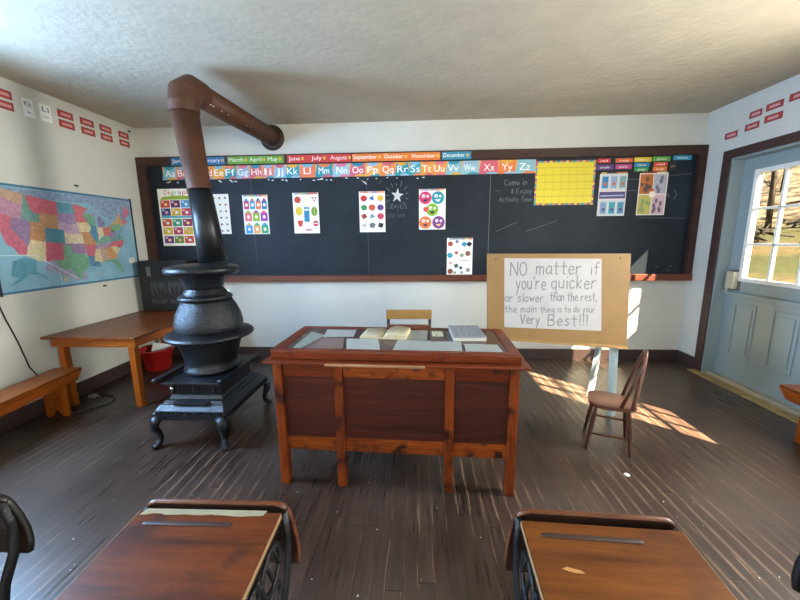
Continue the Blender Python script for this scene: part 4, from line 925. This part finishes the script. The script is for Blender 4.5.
# magazine stack
mg = thing('magazine_stack', 'thick grey printed catalogue lying at the right of the desk', 'book', (.315, -1.99, ZT), .03)
m = MB(); m.bevbox(-.10, .10, -.15, .15, .001, .024, flat('b4b3ac', .6), .003); m.build('page_block', mg)
m = MB(); m.bevbox(-.103, .103, -.153, .153, .024, .0265, flat('83868c', .35), .001); m.map = TOP(.0265); rn = random.Random(3)
m.text('Daily', 0, .10, .03, flat('3a3d48'), w=.11, center=True) if False else None
for k in range(11):
    z = .12-k*.024
    x_ = -.085
    while x_ < .07: wd_ = rn.uniform(.012, .045); m.rect(x_, x_+wd_, z, z+(.014 if k < 2 else .008), flat('5a5e68'), 1); x_ += wd_+.01
m.build('cover', mg)
# open book
ob = thing('open_book', 'old open book with yellowed pages lying on the desk', 'book', (-.215, -2.0, ZT), math.radians(-6))
pg = M('yellowed_pages', 'a89e80', .7, var=.12, vs=20)
def page(sgn, hgt):
    m = MB(); prof = []
    for k in range(9):
        t_ = k/8; prof.append((sgn*t_*.15, hgt*(.35+.75*math.sin(min(1, t_*2.2)*PI/2)*(1-.55*t_))))
    top = [m.b.verts.new((a, -.105, z)) for a, z in prof]; top2 = [m.b.verts.new((a, .105, z)) for a, z in prof]
    bo = [m.b.verts.new((a, -.105, .002)) for a, z in prof]; bo2 = [m.b.verts.new((a, .105, .002)) for a, z in prof]
    for k in range(8):
        m.face((top[k], top[k+1], top2[k+1], top2[k]), pg, True); m.face((bo[k], bo2[k], bo2[k+1], bo[k+1]), pg); m.face((bo[k], bo[k+1], top[k+1], top[k]), pg); m.face((bo2[k], top2[k], top2[k+1], bo2[k+1]), pg)
    m.face((top[0], top2[0], bo2[0], bo[0]), pg); m.face((top[8], bo[8], bo2[8], top2[8]), pg)
    for k in range(13):
        y = .085-k*.0135; k0, k1 = (1, 6); zz0 = lambda a: hgt*(.35+.75*math.sin(min(1, abs(a)/.15*2.2)*PI/2)*(1-.55*abs(a)/.15))+.0008
        pts_ = [sgn*(.02+.11*j/5) for j in range(6)]
        for a, b in zip(pts_, pts_[1:]):
            lo, hi = min(a, b), max(a, b); m.face([m.b.verts.new(p) for p in ((lo, y, zz0(lo)), (hi, y, zz0(hi)), (hi, y+.005, zz0(hi)), (lo, y+.005, zz0(lo)))], flat('9a8f78'))
    return m
page(-1, .022).build('left_pages', ob, recalc=False); page(1, .042).build('right_pages', ob, recalc=False)
MB().box(-.153, .153, -.108, .108, 0, .002, M('brown_cover', '4a3020', .6)).build('cover', ob)

# ------------------------------------------------------------------ chair behind the desk
dc = thing('school_chair', 'wooden slat back chair with dark metal posts behind the desk', 'chair', (-.077, -1.37, 0))
sl = wood('ochre_slat', '6e5028', '98733e', .45, 0, 10); bl = M('blue_black_metal', '1e2430', .35, .6)
MB().bevbox(-.183, .183, -.135, -.115, .855, .932, sl, .006).build('back_slat', dc)
MB().bevbox(-.175, .175, -.125, -.108, .775, .808, wood('brown_slat', '5a3322', '7a4a34', .4, 0, 9), .005).build('back_slat', dc)
for s_ in (-1, 1):
    MB().tube([(s_*.168, -.105, .925), (s_*.17, -.10, .60), (s_*.17, -.08, .46), (s_*.175, -.12, .0)], .012, bl, 8).build('back_post', dc)
    MB().tube([(s_*.17, -.09, .42), (s_*.17, .28, .42), (s_*.175, .30, .38), (s_*.18, .33, 0)], .012, bl, 8).build('leg', dc)
MB().bevbox(-.20, .20, -.08, .32, .434, .455, sl, .01).build('seat', dc)

# ------------------------------------------------------------------ easel with handwritten sign
ez = thing('easel', 'tan board easel with pale blue grey legs beside the desk', 'easel', (1.13, -1.40, 0))
tan = M('tan_board', '7c5e34', .6, var=.08, vs=5, bump=.05, bs=40); leg = M('pale_grey_blue_metal', '8fa0a8', .35, .4)
# board: lower left .56,.742 ... right edge leans as in the photo
BP = [(.572, .690), (1.700, .612), (1.680, 1.36), (.555, 1.366)]
yb = -1.40
def slant(z): return .05*(z-.585)          # board leans back a little
EB = lambda a, b, l=0: Vector((a, yb+slant(b)-l, b))
m = MB(); m.prism(BP, EB, -.02, 0, tan); W(m, 'board', ez)
m = MB(); m.prism([(.572, .668), (1.702, .590), (1.701, .611), (.572, .689)], EB, -.02, .022, wood('ledge_wood', '8a6a40', 'a8885a', .5, 0, 9)); W(m, 'ledge', ez)
m = MB(); m.map = lambda a, b, l=0: EB(a, b, l)
for a, b in ((.625, 1.325), (1.60, 1.325)): m.disc(a, b, .008, flat('4a3a28'), 1)
W(m, 'bolt', ez)
def strip(p, q, w_, th, mt_): # flat bar
    p, q = Vector(p), Vector(q); m = MB(); m.tube([p, q], [(th/2, w_/2)]*2, mt_, 4, sm=False, flat_=Vector((0, 1, 0))); return m
for s_ in (0, 1):
    fx, bxx = ((1.622, 1.60) if s_ else (.66, .72))
    W(strip((fx-.01, -1.318, 1.25), (fx, -1.415, .001), .075, .02, leg), 'leg', ez)
    W(strip((bxx-.01, -1.295, 1.25), (bxx+.03, -1.03, .001), .06, .02, leg), 'leg', ez)
W(strip((.665, -1.304, 1.22), (1.62, -1.304, 1.22), .05, .015, leg), 'crossbar', ez)
# paper sign on the board, a thing of its own
SP = [(.708, .765), (1.49, .738), (1.455, 1.322), (.693, 1.330)]
ps = thing('paper_sign', 'white handwritten paper sign reading No matter if you are quicker, on the easel', 'sign', (1.1, yb, .75))
m = MB(); m.prism(SP, EB, .0005, .002, M('wrinkled_white_paper', '9e9b9c', .7, var=.05, vs=7, bump=.3, bs=9)); W(m, 'sheet', ps)
m = MB(); m.map = lambda a, b, l=0: EB(a, b, .002+l)
ink = flat('66666a', .6); wd_ = .0085
def sx_(px, py): # crop pixel (767x600 crop of the sign) -> board coords
    X_ = 495+px/6.667; Y_ = 250+py/6.667
    return (.693+(X_-505)/(603-505)*.762, 1.330-(Y_-258.5)/(330.5-258.5)*.575)
rn2 = random.Random(4)
def hw(s, p0, p1, pyb, h, w_=wd_): a0, b = sx_(p0, pyb); a1, _ = sx_(p1, pyb); write(m, s, a0, a1, b, h*.0012*1.02, ink, w_, rnd=rn2, l=1)
hw('NO', 112, 235, 172, 90); hw('matter', 285, 605, 165, 88); hw('if', 650, 722, 168, 82)
hw("you're", 150, 365, 268, 88); hw('quicker', 392, 712, 262, 86)
hw('or slower', 78, 355, 352, 58, .007); hw('than the rest,', 388, 712, 346, 56, .007)
hw('the main', 78, 305, 424, 48, .0065); hw('thing is to do your', 325, 705, 424, 42, .006)
hw('Very', 190, 330, 502, 62, .0085); hw('Best!!!', 382, 665, 515, 74)
W(m, 'handwriting', ps)

# ------------------------------------------------------------------ small windsor chair
wc = thing('windsor_chair', 'small dark wooden bow back chair standing in the sun patch', 'chair', (1.385, -1.82, 0), math.atan2(-.38, .925))
# local: +x is the back of the chair, y across
dkw = wood('dark_walnut', '4a2f24', '7a5442', .32, 0, 10); dkv = wood('dark_walnut_spindle', '3c241c', '664438', .32, 2, 10)
m = MB(); P = []
for k in range(40):
    a = k*2*PI/40; c_, s_ = math.cos(a), math.sin(a); ex = .5
    P.append((.150*abs(c_)**ex*(1 if c_ > 0 else -1), (.135-.012*c_+.006*math.cos(3*a))*abs(s_)**.6*(1 if s_ > 0 else -1)))
m.prism(P, TOP(.318), 0, .024, dkw, .006); m.build('seat', wc)
for (x0, y0, x1, y1) in ((-.10, -.09, -.145, -.135), (-.10, .09, -.145, .135), (.10, -.085, .125, -.125), (.10, .085, .125, .125)):
    pp0, pp1 = Vector((x0, y0, .32)), Vector((x1, y1, 0))
    MB().tube([lerp(pp0, pp1, t_) for t_ in (0, .2, .45, .7, .9, 1)], [.011, .014, .017, .014, .011, .010], dkv, 10).build('leg', wc)
for (z, a, b) in ((.115, -.130, .115), (.15, -.125, .110)):
    s_ = -1 if z == .115 else 1
    MB().tube([(a, s_*.113, z), ((a+b)/2, s_*.112, z), (b, s_*.108, z)], [.007, .009, .007], dkw, 8).build('stretcher', wc)
bow = []
for k in range(25):
    a = k*PI/24; y = -.125*math.cos(a)*(1-.25*math.sin(a)); z = .34+.385*math.sin(a)**.8; bow.append((.095+.075*(z-.34)/.385-.012*y/.125*(1-math.sin(a)), y, z))
MB().tube(bow, .0125, dkv, 10).build('bow', wc)
MB().tube([(.045, -.112, .338), (.100, -.105, .50), (.150, -.075, .64), (.168, -.04, .705)], [.012, .011, .010, .009], dkv, 8).build('brace', wc)

# ------------------------------------------------------------------ student desks
lidw = wood('worn_orange_lid', '2e1105', '6c330d', .33, 0, 5, grain=10, wear=('33180f', 5, .54)); lidw2 = wood('amber_lid', '3c1b07', '764112', .33, 0, 5, grain=10, wear=('4c2812', 4, .54))
edgew = wood('reddish_edge_wood', '33190f', '62381f', .4, 0, 9); dkb = M('dark_varnish', '2a1711', .35, var=.3, vs=8)
irn = M('black_desk_iron', '16171a', .45, .4, var=.3, vs=20, bump=.3, bs=60)
def school_desk(loc, lab, lid, paper_strip, edgew=edgew):
    d = thing('school_desk', lab, 'desk', loc, 0, 'old iron frame school desks')
    hw_ = .238
    # lid: far edge at y=0.0 z=.615, sloping down toward the pupil (-y)
    sl_ = -.04
    lz = lambda y: .615+.04*y+sl_*0*(-y) if y < 0 else .615
    m = MB(); yz = lambda p, q, l=0: Vector((-hw_+l, p, q))
    m.prism([(0, .597), (0, .615), (-.42, .598), (-.42, .580)], yz, 0, 2*hw_, lid, .003); m.build('lid', d)
    # pencil groove as a dark recess piece and worn marks
    m = MB(); g0, g1 = (-.19, .10); y = -.052
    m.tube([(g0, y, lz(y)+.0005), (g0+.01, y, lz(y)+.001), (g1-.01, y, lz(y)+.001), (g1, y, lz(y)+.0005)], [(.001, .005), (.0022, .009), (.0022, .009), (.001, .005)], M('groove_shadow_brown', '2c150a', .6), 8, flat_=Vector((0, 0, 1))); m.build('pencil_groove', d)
    # ledge behind lid
    if paper_strip:
        m = MB(); tp2 = M('torn_yellow_paper', '857e62', .8, var=.1, vs=20); P = [(-.225, -.002), (.195, -.012)]; rn3 = random.Random(2)
        low = [(-.225+k*.0215, -.014-rn3.uniform(0, .008)) for k in range(20)]
        m.prism([(-.215, .004)]+[(.19, .004)]+low[::-1], lambda a, b, l=0: Vector((a, b,   .6160+.04*min(0, b)+l)), 0, .0015, tp2); m.build('paper_scrap', d)
    # seat back of the joined front seat: curved board, slightly wider than the lid
    m = MB(); lv = [(.622, .205, .022), (.617, .224, .023), (.606, .236, .027), (.58, .246, .036), (.52, .254, .048), (.46, .259, .057), (.41, .263, .056), (.372, .264, .046)]
    rows = []
    for z, hw2, y in lv: rows.append([m.b.verts.new(p) for p in ((-hw2, y, z), (hw2, y, z), (hw2, y+.018, z), (-hw2, y+.018, z))])
    for A, B in zip(rows, rows[1:]):
        for k in range(4): m.face((A[k], A[(k+1) % 4], B[(k+1) % 4], B[k]), dkb)
    m.face(rows[0], dkb); m.face(rows[-1], dkb); sb = m.build('seat_back', d)
    P = [Vector((-hw2, y+.009, z)) for z, hw2, y in lv[::-1]]+[Vector((hw2, y+.009, z)) for z, hw2, y in lv]
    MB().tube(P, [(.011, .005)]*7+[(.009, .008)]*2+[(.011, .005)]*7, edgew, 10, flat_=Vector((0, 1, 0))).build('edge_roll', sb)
    for s_ in (-1, 1): MB().box(s_*(hw_+.0005)-.001, s_*(hw_+.0005)+.001, -.415, -.004, 0, .0155, M('tan_lid_edge', '8a6a48', .5), T=Matrix(((1, 0, 0, 0), (0, 1, 0, 0), (0, .04, 1, .5985), (0, 0, 0, 1)))).build('lid_edge', d)
    # folded seat in front
    MB().bevbox(-.19, .19, .082, .100, .36, .545, dkb, .008).build('seat', d)
    MB().bevbox(-.20, .20, -.30, -.03, .47, .485, dkb, .004).build('book_shelf', d)
    for s_ in (-1, 1):
        x = s_*.236; m = MB(); Fl = Vector((1, 0, 0)); R_ = (.010, .021)
        m.tube([(x, .03, .60), (x, .045, .50), (x, .03, .40), (x, -.02, .30), (x, -.04, .20), (x, .02, .08), (x, .10, .012)], [R_]*7, irn, 8, flat_=Fl)
        m.tube([(x, -.36, .565), (x, -.30, .50), (x, -.20, .42), (x, -.12, .32), (x, -.10, .20), (x, -.17, .08), (x, -.27, .012)], [R_]*7, irn, 8, flat_=Fl)
        m.tube([(x, .16, .012), (x, 0, .03), (x, -.1, .035), (x, -.2, .03), (x, -.33, .012)], [(.01, .012)]*5, irn, 8, flat_=Fl)
        m.tube([(x-s_*.01, -.385, .570), (x-s_*.01, -.2, .576), (x-s_*.01, .03, .583)], [(.012, .008)]*3, irn, 8, flat_=Fl)
        for (cy, cz, ra) in ((-.10, .50, .065), (-.09, .38, .042), (-.22, .52, .035), (-.06, .15, .06)):
            m.tube([(x, cy+ra*math.cos(k*PI/9), cz+ra*math.sin(k*PI/9)) for k in range(18)], [(.007, .010)]*18, irn, 6, close=True, flat_=Fl)
        for k in range(5): m.tube([(x, -.30+k*.055, .565), (x, -.26+k*.055, .46)], [(.006, .007)]*2, irn, 6, flat_=Fl)
        m.build('iron_frame', d)
    return d
Y_D = -3.262
dA = school_desk((-.688, Y_D, 0), 'old school desk at the bottom left with torn yellow paper along its top edge', lidw, True)
dB = school_desk((.562, Y_D-.005, 0), 'old school desk at the bottom right with a chipped amber lid', lidw2, False)
dA.rotation_euler.z = math.radians(.8); dB.rotation_euler.z = math.radians(-2.6)
backlit_edgew = M('backlit_edge_wood', '14100e', .45, var=.2, vs=12)  # outer desks' edge wood coloured near black to imitate a backlit silhouette
dC = school_desk((-1.695, Y_D, 0), 'old school desk mostly cut off at the left picture edge', lidw, False, backlit_edgew)
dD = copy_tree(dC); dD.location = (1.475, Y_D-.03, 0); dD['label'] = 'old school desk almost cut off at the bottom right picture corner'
m = MB(); m.map = lambda a, b, l=0: Vector((a, b, .0006+l)); nic = flat('c8a878')
m = MB(); m.prism([(-.165, -.156), (-.150, -.150), (-.115, -.158), (-.108, -.166), (-.13, -.166), (-.15, -.162)], lambda a, b, l=0: Vector((a, b, .6153+.04*b+l)), 0, .0008, M('pale_chipped_wood', 'a8743f', .7)); m.build('chip_mark', dB)

# ------------------------------------------------------------------ scraps on the floor
m = MB(); rn = random.Random(8); m.map = TOP(.0005)
for k in range(46):
    x = rn.uniform(-2.2, 1.6); y = rn.uniform(-3.1, -1.9); s_ = rn.uniform(.003, .009)
    m.poly([(x, y), (x+s_, y+s_*.4), (x+s_*.6, y+s_*1.3)], flat('cfcbc2'), 1)
o = m.build('paper_flecks', recalc=False); tag(o, 'tiny white flecks scattered over the floor boards around the desk', 'debris'); o['kind'] = 'stuff'
o = MB().lathe([(0, 0.0), (.018, 0.0), (.018, .002), (0, .003)], flat('d8d6d0'), (1.325, -2.173, .0005), 14, caps=False).build('paper_disc'); tag(o, 'small white round scrap on the floor in front of the bow back chair', 'scrap')
